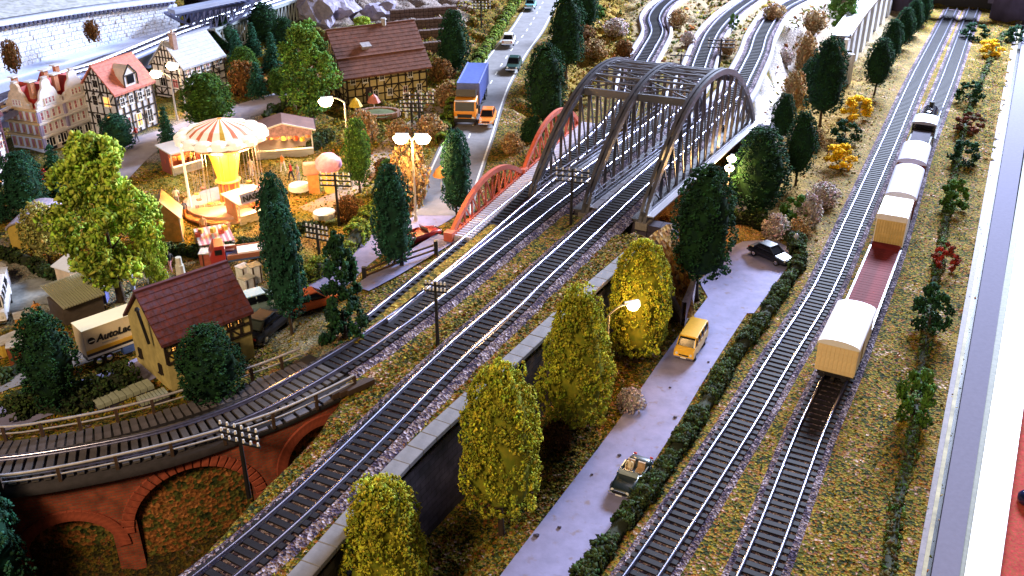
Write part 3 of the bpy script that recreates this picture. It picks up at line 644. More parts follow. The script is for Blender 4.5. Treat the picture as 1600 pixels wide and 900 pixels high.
abutment('stone abutment under the far end of the steel bridge',(20.3,97.0),14,-.41,5.4,0)
# ================================================================ RED BOWSTRING FOOTBRIDGE
def red_bridge():
    t=thing('red_bowstring_bridge','low red bowstring bridge in two spans with a ribbed grey deck','bridge')
    base=[P(703,372,6),P(817,272,6),P(905,193,6)]
    for k in range(2):
        a,b=base[k],base[k+1]; d=b-a; L_=d.length; dn=d/L_; bx=Vector((dn.y,-dn.x,0)); hm=2.5 if k==0 else 3.2
        f=lambda u:hm*(1-abs(2*u-1)**2.1)
        pts=[a+d*(i/24)+Vector((0,0,f(i/24))) for i in range(25)]; m=MB(); vs_=[];fs=[]
        for i,p in enumerate(pts):
            dd=(pts[min(i+1,24)]-pts[max(i-1,0)]).normalized(); up=dd.cross(bx); up=-up if up.z<0 else up
            for x_,y_ in ((-.16,-.2),(.16,-.2),(.16,.2),(-.16,.2)): vs_.append(p+bx*x_+up*y_)
        for i in range(24):
            for j in range(4): fs.append((i*4+j,i*4+(j+1)%4,(i+1)*4+(j+1)%4,(i+1)*4+j))
        m.add(vs_,fs+[(3,2,1,0),(96,97,98,99)]); m.build('arch_rib',M_REDST,t)
        N=11
        for i in range(1,N): beam('hanger',M_REDST,t,a+d*(i/N),a+d*(i/N)+Vector((0,0,f(i/N))),.13,.16)
        for i in range(1,N-1):
            u0,u1=(i/N,(i+1)/N) if i<N/2 else ((i+1)/N,i/N); beam('diagonal_brace',M_REDST,t,a+d*u0+Vector((0,0,f(u0))),a+d*u1,.10,.12)
        beam('bottom_chord',M_REDST,t,a,b,.3,.4)
        blk('end_post',M_REDST,t,a+Vector((0,0,.1)),(.7,.7,.9),(0,0,math.atan2(d.y,d.x)))
        # ribbed deck
        beam('deck_girder',mat('deck_lilac',(.42,.41,.52),.5,var=.12),t,a+bx*1.0,b+bx*1.0,1.3,.34)
        n=int(L_/.42); rm=MB().box((0,0,0),(.16,1.34,.10)).mesh('deck_rib',mat('rib_light',(.60,.60,.72),.4,var=.1))
        for i in range(n): link('deck_rib',rm,t,a+d*((i+.5)/n)+bx*1.0+Vector((0,0,.22)),(0,0,math.atan2(d.y,d.x)))
    abutment('small stone abutment at the near end of the red bowstring bridge',(P(712,385,6).x,P(712,385,6).y-.2),3.2,.2,5.2,.3)
red_bridge()
# ================================================================ VEGETATION
def leafmat(name, c, hue=None): return mat(name, c, .9, var=.3, vs_=.9, attr='Col', spec=.15, hue=hue)
L_OLIVE=leafmat('foam_olive',(.42,.40,.035),(.28,.34,.03)); L_DARK=leafmat('foam_dark_green',(.020,.072,.024),(.012,.042,.028))
L_MID=leafmat('foam_mid_green',(.07,.16,.022),(.04,.10,.02)); L_LIGHT=leafmat('foam_light_green',(.42,.54,.08),(.26,.40,.04))
L_BLUE=leafmat('foam_blue_green',(.025,.105,.06),(.016,.055,.035)); L_CREAM=leafmat('foam_cream_green',(.42,.40,.13),(.26,.24,.05))
L_GOLD=leafmat('foam_gold',(.80,.50,.015),(.7,.38,.01)); L_RUST=leafmat('foam_rust',(.17,.05,.03),(.05,.05,.02)); L_BEIGE=leafmat('lichen_beige',(.42,.29,.14),(.34,.17,.06))
L_ORANGE=leafmat('lichen_orange',(.20,.085,.025),(.12,.07,.02)); L_PINK=leafmat('lichen_pale',(.58,.50,.46),(.42,.30,.26)); L_RED=leafmat('foam_red',(.33,.03,.02),(.10,.05,.02))
L_HEDGE=leafmat('foam_hedge',(.04,.065,.02),(.02,.035,.015))
PROF={'egg2':lambda t:(min(1,(t+.02)/.14)**.55)*(1-max(0,t-.25)/.75)**.42*(1-.0*t)*.98+.02,
      'egg':lambda t:max(0,math.sin(math.pi*min(1,t*.93+.04)))**.62*(1-.22*t)*1.08,
      'cone':lambda t:(min(1,t/.18)**.6)*(1-max(0,t-.18)/.82)**.62*.98+.03,
      'column':lambda t:(min(1,t/.12)**.5)*(min(1,(1-t)/.25)**.5)*(1-.12*t),
      'ball':lambda t:math.sqrt(max(0,1-(2*t-1)**2))}
def crown_mesh(name, h, w, prof, m, seed, nclu=120, rc=.16, per=20, rg=.035, lumpy=.12, lobes=0, core=.80, spread=.25):
    """granulated foam: clusters of grains over an uneven core; h and w in metres, the rest relative to w"""
    g=np.random.default_rng(seed); pts=[]; nrm=[]; f=PROF[prof]
    ph=g.uniform(0,6.28,6)
    def rad(t,a): return f(t)*w/2*(1+lumpy*(math.sin(3*a+ph[0]+4*t)+.7*math.sin(5*a+ph[1]-7*t)+.6*math.sin(2*a+11*t+ph[2])))
    for i in range(nclu):
        t=(i+.5)/nclu; t=t**.85; a=i*2.39996+g.uniform(-.3,.3); r=rad(t,a)*(1-rc*.6); pts.append((r*math.cos(a),r*math.sin(a),t*h)); 
    pts=np.array(pts); pts+=g.normal(size=pts.shape)*w*.015
    rcs=w*rc*g.uniform(.65,1.35,len(pts))*(1+spread*g.normal(size=len(pts))).clip(.6,1.5)
    d=g.normal(size=(len(pts),per,3)); d/=np.linalg.norm(d,axis=2,keepdims=True)
    out=pts.copy(); out[:,2]=(out[:,2]-h*.45)*.35; out/=np.linalg.norm(out,axis=1,keepdims=True)+1e-6
    dot=(d*out[:,None,:]).sum(2,keepdims=True); d=np.where(dot<-.25,-d,d)
    C=(pts[:,None,:]+d*rcs[:,None,None]*g.uniform(.8,1.08,(len(pts),per,1))).reshape(-1,3)
    V,F=granules(C,w*rg*g.uniform(.7,1.4,len(C)),.3,seed+1)
    cc=np.repeat(g.uniform(.62,1.35,len(pts)),per)[:,None]*g.uniform(.6,1.4,(len(C),1))*np.array([1,1,1])*(1+g.normal(size=(len(C),3))*.10)
    col=np.repeat(cc.clip(.15,2),6,axis=0)
    # core
    nt,na=10,12; CV=[];
    for i in range(nt+1):
        for j in range(na):
            t=i/nt; a=j*2*math.pi/na; r=rad(min(max(t,.02),.97),a)*core; CV.append((r*math.cos(a),r*math.sin(a),h*(.04+t*.9)))
    CF=[];
    for i in range(nt):
        for j in range(na):
            a_,b_,c_,d_=i*na+j,i*na+(j+1)%na,(i+1)*na+(j+1)%na,(i+1)*na+j; CF+=[(a_,b_,c_),(a_,c_,d_)]
    CV=np.array(CV); V2=np.r_[V,CV]; F2=np.r_[F,np.array(CF)+len(V)]; col2=np.r_[col,np.full((len(CV),3),.55)]
    return fast_mesh(name,V2,F2,m,col2)
def lobed_mesh(name, h, w, m, seed, lobes=26, up=.0, per=150, rg=.022, lr=(.13,.22), prof='egg'):
    """broken-up crown: separate round tufts with gaps between them"""
    g=np.random.default_rng(seed); f=PROF[prof]; C=[];K=[];RS=[]
    for i in range(lobes):
        t=((i+.5)/lobes)**.8; a=i*2.39996+g.uniform(-.5,.5); r=f(t)*w/2*g.uniform(.45,.95); R_=w*g.uniform(*lr)*(1.1-.4*t)
        c=np.array([r*math.cos(a),r*math.sin(a),t*h*.93+.03*h]); tone=g.uniform(.7,1.3)
        for s_ in range(5):      # each tuft is five smaller balls
            q=g.normal(size=3); q/=np.linalg.norm(q); q[2]*=.6; cc=c+q*R_*.6; n=per//5; d=g.normal(size=(n,3)); d/=np.linalg.norm(d,axis=1,keepdims=True)
            C.append(cc+d*R_*.55*g.uniform(.6,1.05,(n,1))); K.append(np.full((n,1),tone)*g.uniform(.55,1.45,(n,1))*(1+.1*g.normal(size=(n,3))))
    C=np.concatenate(C);K=np.concatenate(K); V,F=granules(C,w*rg*g.uniform(.7,1.5,len(C)),.3,seed+1)
    return fast_mesh(name,V,F,m,np.repeat(K.clip(.15,2),6,axis=0))
def spruce_mesh(name, h, w, m, seed, tiers=11):
    g=np.random.default_rng(seed); C=[];K=[]
    for k in range(tiers):
        t=k/tiers; z=h*(.04+.92*t); R_=w/2*(1-t)**.9+.04*w; n=max(5,int(13*(1-t)+4))
        for j in range(n):
            a=j*2*math.pi/n+g.uniform(-.2,.2)+k; L_=R_*g.uniform(.75,1.1)
            for s_ in np.linspace(.15,1,8):
                q=np.array([L_*s_*math.cos(a),L_*s_*math.sin(a),z-L_*s_*.35]); n2=4
                C.append(q+g.normal(size=(n2,3))*w*.028); K.append(np.full((n2,1),g.uniform(.6,1.5))*np.ones((1,3)))
    C=np.concatenate(C);K=np.concatenate(K); V,F=granules(C,w*.030*g.uniform(.7,1.4,len(C)),.4,seed+1)
    return fast_mesh(name,V,F,m,np.repeat(K,6,axis=0))
def trunk_mesh(name, h, r, seed=0, limbs=5):
    g=random.Random(seed); m=MB(); p=Vector((0,0,-.15)); q=Vector((g.uniform(-.05,.05)*h,g.uniform(-.05,.05)*h,h*.45)); e=Vector((0,0,h))
    m.tube(p,q,r*1.25,r*.85,8); m.tube(q,e,r*.85,r*.35,8)
    for k in range(limbs):
        a=k*2.4+g.random(); z=h*(.35+.5*k/limbs); L_=h*.22; s_=Vector((0,0,z)); m.tube(s_,s_+Vector((math.cos(a)*L_,math.sin(a)*L_,L_*.9)),r*.35,r*.12,5)
    for k in range(4): a=k*1.6; m.tube(Vector((0,0,.15)),Vector((math.cos(a)*r*2.4,math.sin(a)*r*2.4,-.1)),r*.5,r*.2,5)
    return m.mesh(name,M_BARK,smooth=True)
PROTO={}
def proto(kind):
    """unit crowns: height 1, width 1 scaled per tree"""
    if kind in PROTO: return PROTO[kind]
    spec={'yellow0':lambda:crown_mesh('crown',9.5,5.6,'column',L_OLIVE,11,260,.075,34,.0175,.07,core=.80),
          'yellow1':lambda:crown_mesh('crown',9.5,5.6,'egg2',L_OLIVE,12,260,.075,34,.0175,.08,core=.80),
          'dark0':lambda:crown_mesh('crown',9.5,4.4,'egg',L_DARK,21,170,.095,22,.023,.05,core=.87),
          'dark1':lambda:crown_mesh('crown',9.5,4.4,'column',L_DARK,22,170,.095,22,.023,.05,core=.87),
          'blue':lambda:crown_mesh('crown',9.5,4.0,'column',L_BLUE,23,170,.10,22,.025,.06,core=.86),
          'mid':lambda:crown_mesh('crown',8,4.4,'egg',L_MID,24,150,.11,22,.026,.07,core=.84),
          'cream':lambda:crown_mesh('crown',6,4.5,'column',L_CREAM,25,120,.12,20,.03,.08,core=.84),
          'lump':lambda:lobed_mesh('crown',11,8,L_LIGHT,31,44,per=170),
          'lump2':lambda:lobed_mesh('crown',11,8,leafmat('foam_fresh_green',(.12,.26,.05),(.09,.17,.03)),33,44,per=150),
          'pine':lambda:lobed_mesh('crown',9,5.2,L_DARK,34,34,per=110,rg=.026,lr=(.10,.17),prof='cone'),
          'scrub':lambda:lobed_mesh('crown',3,3,L_DARK,35,16,per=80,rg=.035,lr=(.12,.2),prof='ball'),
          'scrubg':lambda:lobed_mesh('crown',3,3,L_MID,36,16,per=80,rg=.035,lr=(.12,.2),prof='ball'),
          'scrubr':lambda:lobed_mesh('crown',3,3,L_RUST,37,16,per=80,rg=.035,lr=(.10,.18),prof='ball'),
          'red':lambda:lobed_mesh('crown',3,3,L_RED,38,16,per=80,rg=.035,lr=(.10,.18),prof='ball'),
          'gold':lambda:lobed_mesh('crown',3,3,L_GOLD,39,15,per=110,rg=.034,lr=(.15,.24),prof='ball'),
          'beige':lambda:crown_mesh('crown',3,3,'ball',L_BEIGE,41,60,.15,16,.04,.1,core=.8),
          'orange':lambda:crown_mesh('crown',3,3,'ball',L_ORANGE,42,60,.15,16,.04,.1,core=.8),
          'pale':lambda:crown_mesh('crown',3,3,'ball',L_PINK,43,60,.15,16,.04,.12,core=.8),
          'spruce':lambda:spruce_mesh('crown',7,3.4,L_BLUE,45),
          }
    dim={'yellow0':(9.5,5.6),'yellow1':(9.5,5.6),'dark0':(9.5,4.4),'dark1':(9.5,4.4),'blue':(9.5,4.0),'mid':(8,4.4),'cream':(6,4.5),'lump':(11,8),'lump2':(11,8),'pine':(9,5.2),'spruce':(7,3.4)}
    PROTO[kind]=(spec[kind](),)+dim.get(kind,(3,3)); return PROTO[kind]
TRUNK=[trunk_mesh('trunk',3.0,.20,s) for s in range(3)]
_tn=0
def tree(kind, px, yb, yt, wpx, label, z=None, crown_y=None, name='tree', cat='tree', group=None, rz=None):
    """px,yb foot on the ground; yt top; crown_y lower edge of the crown"""
    global _tn; _tn+=1
    p=G(px,yb,z); me,h0,w0=proto(kind); zt=HT(p.y,yt); H_=zt-p.z; mpp=MPP(p+Vector((0,0,H_*.5))); W_=wpx*mpp
    cb=(HT(p.y,crown_y)-p.z) if crown_y else H_*.10
    if name in('bush',): cb=-.1
    ang=rz if rz is not None else _tn*1.7
    t=thing(name,label,cat,tuple(p),ang,group)
    hc=max(H_-cb,.4)
    link('crown',me,t,(0,0,cb),(0,0,0),(W_/w0,W_/w0,hc/h0))
    if name!='bush' or kind.startswith('scrub') or kind=='red': link('trunk',TRUNK[_tn%3],t,(0,0,0),(0,0,0),(max(.5,W_/5),)*2+(max(cb+hc*.35,.5)/3.0,))
    return t
GY='yellow foam trees along the lower road'; GD='dark egg shaped trees'
tree('yellow1',612,985,757,138,'olive yellow tree nearest the viewer, its top just over the end of the coping',0,None,'foam_tree','tree',GY)
tree('yellow0',784,835,578,116,'olive yellow tree standing against the wall opposite the open dark car',0,790,'foam_tree','tree',GY)
tree('yellow1',897,672,459,108,'olive yellow tree by the wall level with the white roofed goods wagon',0,650,'foam_tree','tree',GY)
tree('yellow0',993,565,380,88,'olive yellow tree behind the lit street lamp beside the sloping wing wall',0,548,'foam_tree','tree',GY)
tree('dark1',1088,468,262,88,'tall dark tree with bare trunk at the edge of the turning place',0,430,'foam_tree','tree',GD)
tree('dark0',1178,345,203,84,'dark tree standing under the far end of the steel bridge',0,330,'foam_tree','tree',GD)
tree('dark0',1243,290,176,46,'slim dark tree right of the bridge end, in front of a bigger one',0,270,'foam_tree','tree',GD)
tree('dark0',1219,225,148,36,'small dark tree close to the chalk slope',.5,212,'foam_tree','tree',GD)
tree('dark1',1281,197,60,54,'tall dark tree between the chalk slope and the gold bush',0,176,'foam_tree','tree',GD)
for x,yb,yt,w_,cy,lb in ((1365,152,61,40,132,'nearest and palest trunked tree of the row beside the concrete viaduct'),(1386,104,31,33,96,'second tree of the row beside the concrete viaduct'),(1407,77,13,30,70,'third tree of the row beside the concrete viaduct'),(1423,58,0,26,52,'fourth tree of the row beside the concrete viaduct'),(1438,42,-14,24,38,'last tree of the row, next to the tunnel mouth')):
    tree('dark0',x,yb,yt,w_,lb,0,cy,'foam_tree','tree','row of dark trees beside the concrete viaduct')
tree('lump2',1309,78,-30,50,'ragged green tree at the head of the concrete viaduct',1,45,'foam_tree')
tree('dark1',852,205,70,58,'dark tree with lit right side between the highway and the left truss',5,185,'foam_tree','tree',GD)
tree('dark1',884,125,-8,52,'taller dark tree beside the highway with a pale dry bush to its right',5,102,'foam_tree','tree',GD)
tree('dark0',915,58,-25,36,'dark tree behind the taller one beside the highway',5,44,'foam_tree','tree',GD)
tree('dark0',830,240,184,36,'low dark tree at the foot of the left truss',3.5,235,'foam_tree','tree',GD)
tree('blue',715,345,205,44,'slim dark tree beside the red bowstring bridge and the double lamp',5,325,'foam_tree','tree',GD)
tree('blue',618,428,261,56,'dark column tree on the grass between town road and footbridge track',5,408,'foam_tree','tree',GD)
tree('mid',563,302,188,40,'green tree next to the tall single lamp of the fairground',5,284,'foam_tree','tree')
tree('blue',440,425,274,50,'dark blue green column tree behind a matching one, right of the name board booth',5,None,'foam_tree','tree',GD)
tree('blue',457,522,322,58,'dark blue green column tree above the white car roofs',5,488,'foam_tree','tree',GD)
tree('pine',540,545,362,92,'ragged dark pine beside the start of the plank walkway',5,545,'pine_tree','tree')
tree('dark0',92,640,490,84,'dark round tree left of the lorry trailer with lettering',5,628,'foam_tree','tree',GD)
tree('dark0',337,632,513,96,'dark green bushy tree hiding the front wall of the red roofed cottage',5,628,'foam_tree','tree')
tree('blue',22,1010,742,110,'large blue green tree cut off by the lower left corner below the viaduct',-2,980,'foam_tree','tree')
tree('blue',47,338,240,62,'teal green round tree before the half timbered house at the picture edge',5,330,'foam_tree','tree')
tree('blue',188,238,180,46,'small teal tree in front of the stepped gable house corner',5,232,'foam_tree','tree')
tree('lump',190,470,212,158,'big pale green lumpy tree standing between the houses and the red cottage',5,440,'foam_tree','tree')
tree('lump2',489,200,36,98,'big green lumpy tree hiding the left end of the brown roofed farmhouse',5,175,'foam_tree','tree')
tree('cream',78,412,324,56,'small cream green tree beside the barrel roofed wagon',5,392,'foam_tree','tree')
tree('dark0',710,118,18,46,'dark tree behind the hedge left of the highway',5,108,'foam_tree','tree',GD)
tree('spruce',404,152,92,38,'spruce beside the left edge of the lumpy tree by the farmhouse',5,None,'spruce_tree','tree','spruces of the village')
tree('spruce',266,240,160,34,'spruce between the twin lamps and the carousel roof',5,None,'spruce_tree','tree','spruces of the village')
tree('spruce',97,318,218,48,'dark spruce in front of the red parasol and the pale stepped house',5,None,'spruce_tree','tree','spruces of the village')
tree('spruce',374,110,40,34,'spruce right of the grey roofed house',5,None,'spruce_tree','tree','spruces of the village')
tree('spruce',428,110,45,34,'spruce below the dark truss bridge',5,None,'spruce_tree','tree','spruces of the village')
tree('spruce',398,92,30,30,'spruce in the deepest shade under the dark truss bridge',5,None,'spruce_tree','tree','spruces of the village')
tree('spruce',4,345,268,36,'spruce cut off by the picture edge beside the round teal tree',5,None,'spruce_tree','tree','spruces of the village')
tree('mid',330,208,118,72,'broad green tree in front of the grey roofed house',5,195,'foam_tree','tree')
tree('lump',569,66,26,44,'yellow green round tree peeping over the farmhouse roof',5,None,'foam_tree','tree')
tree('lump',250,460,330,40,'pale green young tree beside the striped tent',5,None,'foam_tree','tree')
for x,yb,yt,w_,k,lb in [(352,82,25,40,'dark0','dark round tree behind the grey roofed house by the truss bridge'),(385,130,75,40,'mid','dark green tree in the thick of the village wood'),(415,70,5,44,'dark1','dark tree right under the arched truss bridge'),(448,92,28,40,'dark0','dark tree between the spruces and the lumpy green tree'),(440,150,108,34,'mid','low green tree at the wood edge by the village street'),(505,110,60,36,'dark0','dark tree tucked behind the farmhouse gable'),
      (610,300,250,34,'mid','small green tree left of the double headed lamp'),(1265,150,92,38,'dark0','dark tree half hidden behind the tall one by the chalk slope'),(1150,300,240,44,'dark0','dark tree deep in the shade under the steel bridge')]:
    tree(k,x,yb,yt,w_,lb,5 if x<1000 else 0,None,'foam_tree','tree',GD)
def bush(kind,x,yb,yt,w_,lb,z=0,g=None,cat='bush'): return tree(kind,x,yb,yt,w_,lb,z,None,'bush',cat,g)
GB='bushes along the border strip'
bush('gold',1546,88,62,38,'bright yellow bush at the top of the border strip',0,GB)
bush('scrub',1520,62,36,40,'dark bush behind the bright yellow one on the border strip',0,GB)
bush('scrub',1582,66,40,36,'dark bush in the top corner of the border strip',0,GB)
bush('scrub',1513,160,128,42,'dark bush just in front of the bright yellow one on the border strip',0,GB)
bush('scrubr',1512,208,176,46,'dark red bush level with the locomotive on the border strip',0,GB)
bush('scrub',1503,258,220,48,'blackish bush between the dark red one and the green flat topped one',0,GB)
bush('scrubg',1486,330,282,52,'green flat topped bush level with the second covered wagon',0,GB)
bush('red',1474,420,382,42,'red leaved bush beside the brown open wagon',0,GB)
bush('scrub',1448,515,446,62,'dark green bush right of the brown open wagon load',0,GB)
bush('scrubg',1424,660,578,68,'dark and light green bush below the last wagon on the border strip',0,GB)
bush('gold',1337,186,150,48,'bright yellow bush at the foot of the concrete viaduct',0)
bush('gold',1310,262,226,50,'bright yellow bush below the slim dark tree by the main line',0)
bush('scrub',1318,222,188,44,'dark green bush between the two yellow bushes',0)
bush('scrubg',1242,348,306,58,'green bush among pale lichen near the turning place',0)
for i,(x,yb,yt,w_,k,lb) in enumerate([(1210,372,340,34,'pale','pale pinkish lichen clump by the dark hedge corner'),(1262,350,310,34,'pale','pale lichen clump right of the green bush'),(1285,320,290,40,'pale','pale lichen clump close to the main line under the yellow bush'),(1248,372,345,30,'beige','beige lichen clump above the parked black car'),(1256,112,58,26,'beige','tall beige bush left of the tall dark tree'),(1238,165,118,30,'beige','brown bush below the beige one by the chalk slope'),
      (962,55,32,34,'pale','pale dry bush right of the tree pair by the highway'),(928,92,66,34,'beige','beige round bush between dark tree and bridge arch'),(905,62,40,44,'orange','orange brown bush beyond the tall tree'),
      (640,322,236,54,'beige','big autumn brown bush under the double lamp'),(625,222,192,34,'beige','pale orange bush behind the left head of the double lamp'),(672,218,185,40,'beige','pale orange bush behind the right head of the double lamp'),(570,225,178,34,'beige','beige shrub beside the farmhouse garden path'),
      (545,345,310,34,'orange','low rusty bush at the foot of the fairground lamp'),(690,125,95,34,'orange','rusty bush along the left side of the highway hedge'),(700,165,135,38,'beige','beige bush beside the highway hedge'),
      (1040,358,340,22,'orange','small bright orange bush at the bridge abutment'),(500,150,125,26,'orange','orange bush behind the lumpy green tree'),(385,150,100,44,'orange','rusty orange bush in the village wood'),
      (870,700,664,40,'orange','rusty bush between two yellow trees at the wall foot'),(985,640,612,36,'pale','pale pink lichen clump beside the lower road')]):
    bush(k,x,yb,yt,w_,lb,None if yb>0 else 0)
# ---------------------------------------------------------------- hedges
def hedge(pts, w_, h, label, m=None, seed=0, z=None, cat='hedge', dens=90, group='clipped hedges'):
    W_=[G(*q,z) if z is not None else G(*q) for q in pts]; t=thing('hedge',label,cat,tuple(W_[0]),0,group)
    xy,tn=smooth_line([tuple(p[:2]) for p in W_],.5); g=np.random.default_rng(seed+50); C=[];S=[];K=[]
    for i in range(len(xy)):
        n=int(dens*.5*(w_+h)); o=g.uniform(-.5,.5,n); zz=g.uniform(0,1,n); sh=g.uniform(0,1,n)
        lump=1+.22*math.sin(i*.45+seed)+.22*math.sin(i*1.13+2*seed)+.2*math.sin(i*2.7)
        lat=np.where(sh<.5,o,np.sign(o)*.5)*w_*lump; up=np.where(sh<.5,1,zz)*h*lump*(1-.5*(lat/w_)**2)
        nn=np.array([tn[i][1],-tn[i][0]]); al=g.uniform(-.3,.3,n)
        q=xy[i]+nn*lat[:,None]+tn[i]*al[:,None]; zg=zat(*xy[i])
        C.append(np.c_[q,zg+up]); S.append(g.uniform(.08,.17,n)); K.append(np.full((n,1),1)*g.uniform(.45,1.6,(n,1))*(1+.15*g.normal(size=(n,3))))
    C=np.concatenate(C)-np.array(W_[0]); V,F=granules(C,np.concatenate(S),.3,seed)
    link('foliage',fast_mesh('foliage',V,F,m or L_HEDGE,np.repeat(np.concatenate(K).clip(.1,2),6,axis=0)),t)
    V,F,_=ribbon([tuple(p[:2]) for p in W_],[(-w_*.42,0),(-w_*.42,h*.7),(0,h*.9),(w_*.42,h*.7),(w_*.42,0)],lambda x,y:zat(x,y),1.0)
    V=V-np.array(W_[0]); link('stems',fast_mesh('stems',V,F,mat('hedge_core',(.02,.028,.012),.9)),t)
    return t
hedge([(908,914),(980,814),(1028,752),(1070,687),(1107,630),(1138,574),(1187,510),(1220,458),(1243,424),(1250,404)],.85,.75,'long dark hedge between the lower road and the main line',L_HEDGE,1,0,dens=110)
hedge([(1245,402),(1238,378),(1205,362),(1165,352),(1135,350)],1.1,1.2,'short dark hedge closing the turning place behind the black car',L_HEDGE,2,0)
hedge([(1385,920),(1400,800),(1418,720),(1432,640),(1445,540),(1468,400),(1490,280),(1512,180),(1545,100),(1570,50)],.6,.22,'low creeping hedge running down the border strip beneath the bushes',leafmat('foam_creeper',(.05,.10,.02),(.10,.08,.03)),3,0,dens=45)
hedge([(690,225),(703,185),(728,132),(760,80),(790,35),(812,0)],1.0,1.0,'green hedge along the left side of the highway',leafmat('foam_hedge_green',(.17,.22,.03),(.08,.14,.02)),4)
hedge([(545,395),(572,360),(600,325),(612,300)],1.1,1.2,'mossy hedge between fairground and town road, below the green tree',leafmat('foam_hedge_green',(.10,.17,.025)),5)
hedge([(440,460),(480,440),(520,415),(548,392)],1.0,1.0,'mossy hedge right of the blue green column trees',leafmat('foam_hedge_green',(.10,.17,.025)),6)
hedge([(255,400),(340,395),(430,378),(500,355)],.7,.7,'dark low hedge behind the pink roofed stall',L_HEDGE,7)
hedge([(0,402),(40,410),(75,432),(115,440)],.7,.7,'dark hedge curving round the barrel roofed wagon lawn',L_HEDGE,8)
hedge([(20,655),(60,638),(110,640),(150,625),(205,598)],1.3,1.1,'dark hedge between the trailer road and the viaduct, left of the cottage',L_HEDGE,9)
hedge([(0,598),(30,580),(58,566)],.7,.6,'short dark hedge at the picture edge above the town road',L_HEDGE,10)
hedge([(415,188),(440,176),(470,166)],.6,.8,'clipped hedge beyond the red roofed stall',L_HEDGE,11)
hedge([(485,235),(505,225),(520,218)],.8,.9,'dark hedge between the lit stall and the pink booth',L_HEDGE,12)
hedge([(560,340),(580,330),(600,318)],.5,.5,'small grass verge hedge by the fair path',leafmat('foam_hedge_green',(.10,.17,.025)),13)

for x,yb,yt,w_,k,lb in [(1075,70,52,20,'pale','pale scrub between the first two kerbed far lines'),(1058,40,18,26,'beige','beige scrub between the kerbed far lines near the top'),(1135,85,62,24,'beige','brown scrub in front of the far telegraph pole'),(1145,45,22,22,'scrubg','green scrub between the kerbed far lines'),(975,90,66,26,'orange','rusty scrub left of the S shaped far line'),(1002,125,100,0,'','')][:5]+[(1208,30,8,30,'beige','beige scrub on top of the chalk slope'),(1270,48,20,34,'beige','brown scrub behind the tall dark tree on the slope'),(1225,100,78,24,'pale','pale scrub halfway down the chalk slope'),(1272,232,205,26,'beige','beige scrub under the tall dark tree'),(1300,130,104,28,'orange','rusty scrub in front of the concrete viaduct'),(935,30,8,28,'scrubg','green scrub near the top edge beside the highway trees'),(780,300,275,26,'orange','rusty scrub between highway and red bowstring bridge'),(800,240,212,28,'beige','beige scrub behind the red bowstring bridge'),(600,270,250,26,'orange','rusty scrub beside the fair path')]:
    bush(k,x,yb,yt,w_,lb,6 if yb<130 and 950<x<1220 else None,'scrub of the far slopes')

bush('orange',146,62,34,20,'brown dry tuft growing on the block wall above the salmon roof',10.5)
bush('orange',22,108,66,24,'brown dry tuft growing on the block wall at the picture edge',10)
# ================================================================ HOUSES
def beamset(par, m, o, ux, uz, n, rows, cols, W_, Hh, th=.13, diag=True, seed=1):
    """half-timber framing on a wall plane: o origin, ux along, n outward"""
    g=random.Random(seed); o=Vector(o)+Vector(n)*.05; ux=Vector(ux)
    for r in range(rows+1):
        z=Hh*r/rows; a=o+Vector((0,0,z)); beam('timber_beam',m,par,a,a+ux*W_,.10,th)
    for c in range(cols+1):
        a=o+ux*(W_*c/cols); beam('timber_beam',m,par,a,a+Vector((0,0,Hh)),.09,th)
    if diag:
        for r in range(rows):
            for c in range(cols):
                if g.random()<.3:
                    s_=g.choice((0,1)); a=o+ux*(W_*(c+s_)/cols)+Vector((0,0,Hh*r/rows)); b=o+ux*(W_*(c+1-s_)/cols)+Vector((0,0,Hh*(r+1)/rows)); beam('timber_beam',m,par,a,b,.08,th*.8)
def window(par, c, ux, n, w_, h, frame, glass, bars=1):
    ux=Vector(ux); n=Vector(n); rz=math.atan2(ux.y,ux.x)
    f=MB()
    for s_ in (-1,1): f.box((s_*w_/2,0,0),(.07,.10,h+.07)); f.box((0,0,s_*h/2),(w_,.10,.07))
    for k in range(bars): f.box((-w_/2+w_*(k+1)/(bars+1),0,0),(.04,.08,h))
    f.box((0,0,0),(w_,.07,.04)); o=f.build('window',frame,par,tuple(Vector(c)+n*.06),(0,0,rz))
    link('pane',cube_mesh(glass),o,(0,.02,0),(0,0,0),(w_,.03,h)); link('sill',cube_mesh(frame),o,(0,-.06 if 0 else 0,-h/2-.07),(0,0,0),(w_+.15,.22,.06)); return o
M_LIT=mat('lit_window',(.9,.55,.15),.5,emit=(1,.42,.08),es=1.6)
M_PINKW=mat('curtained_window',(.42,.12,.15),.3,var=.5,vs_=3)
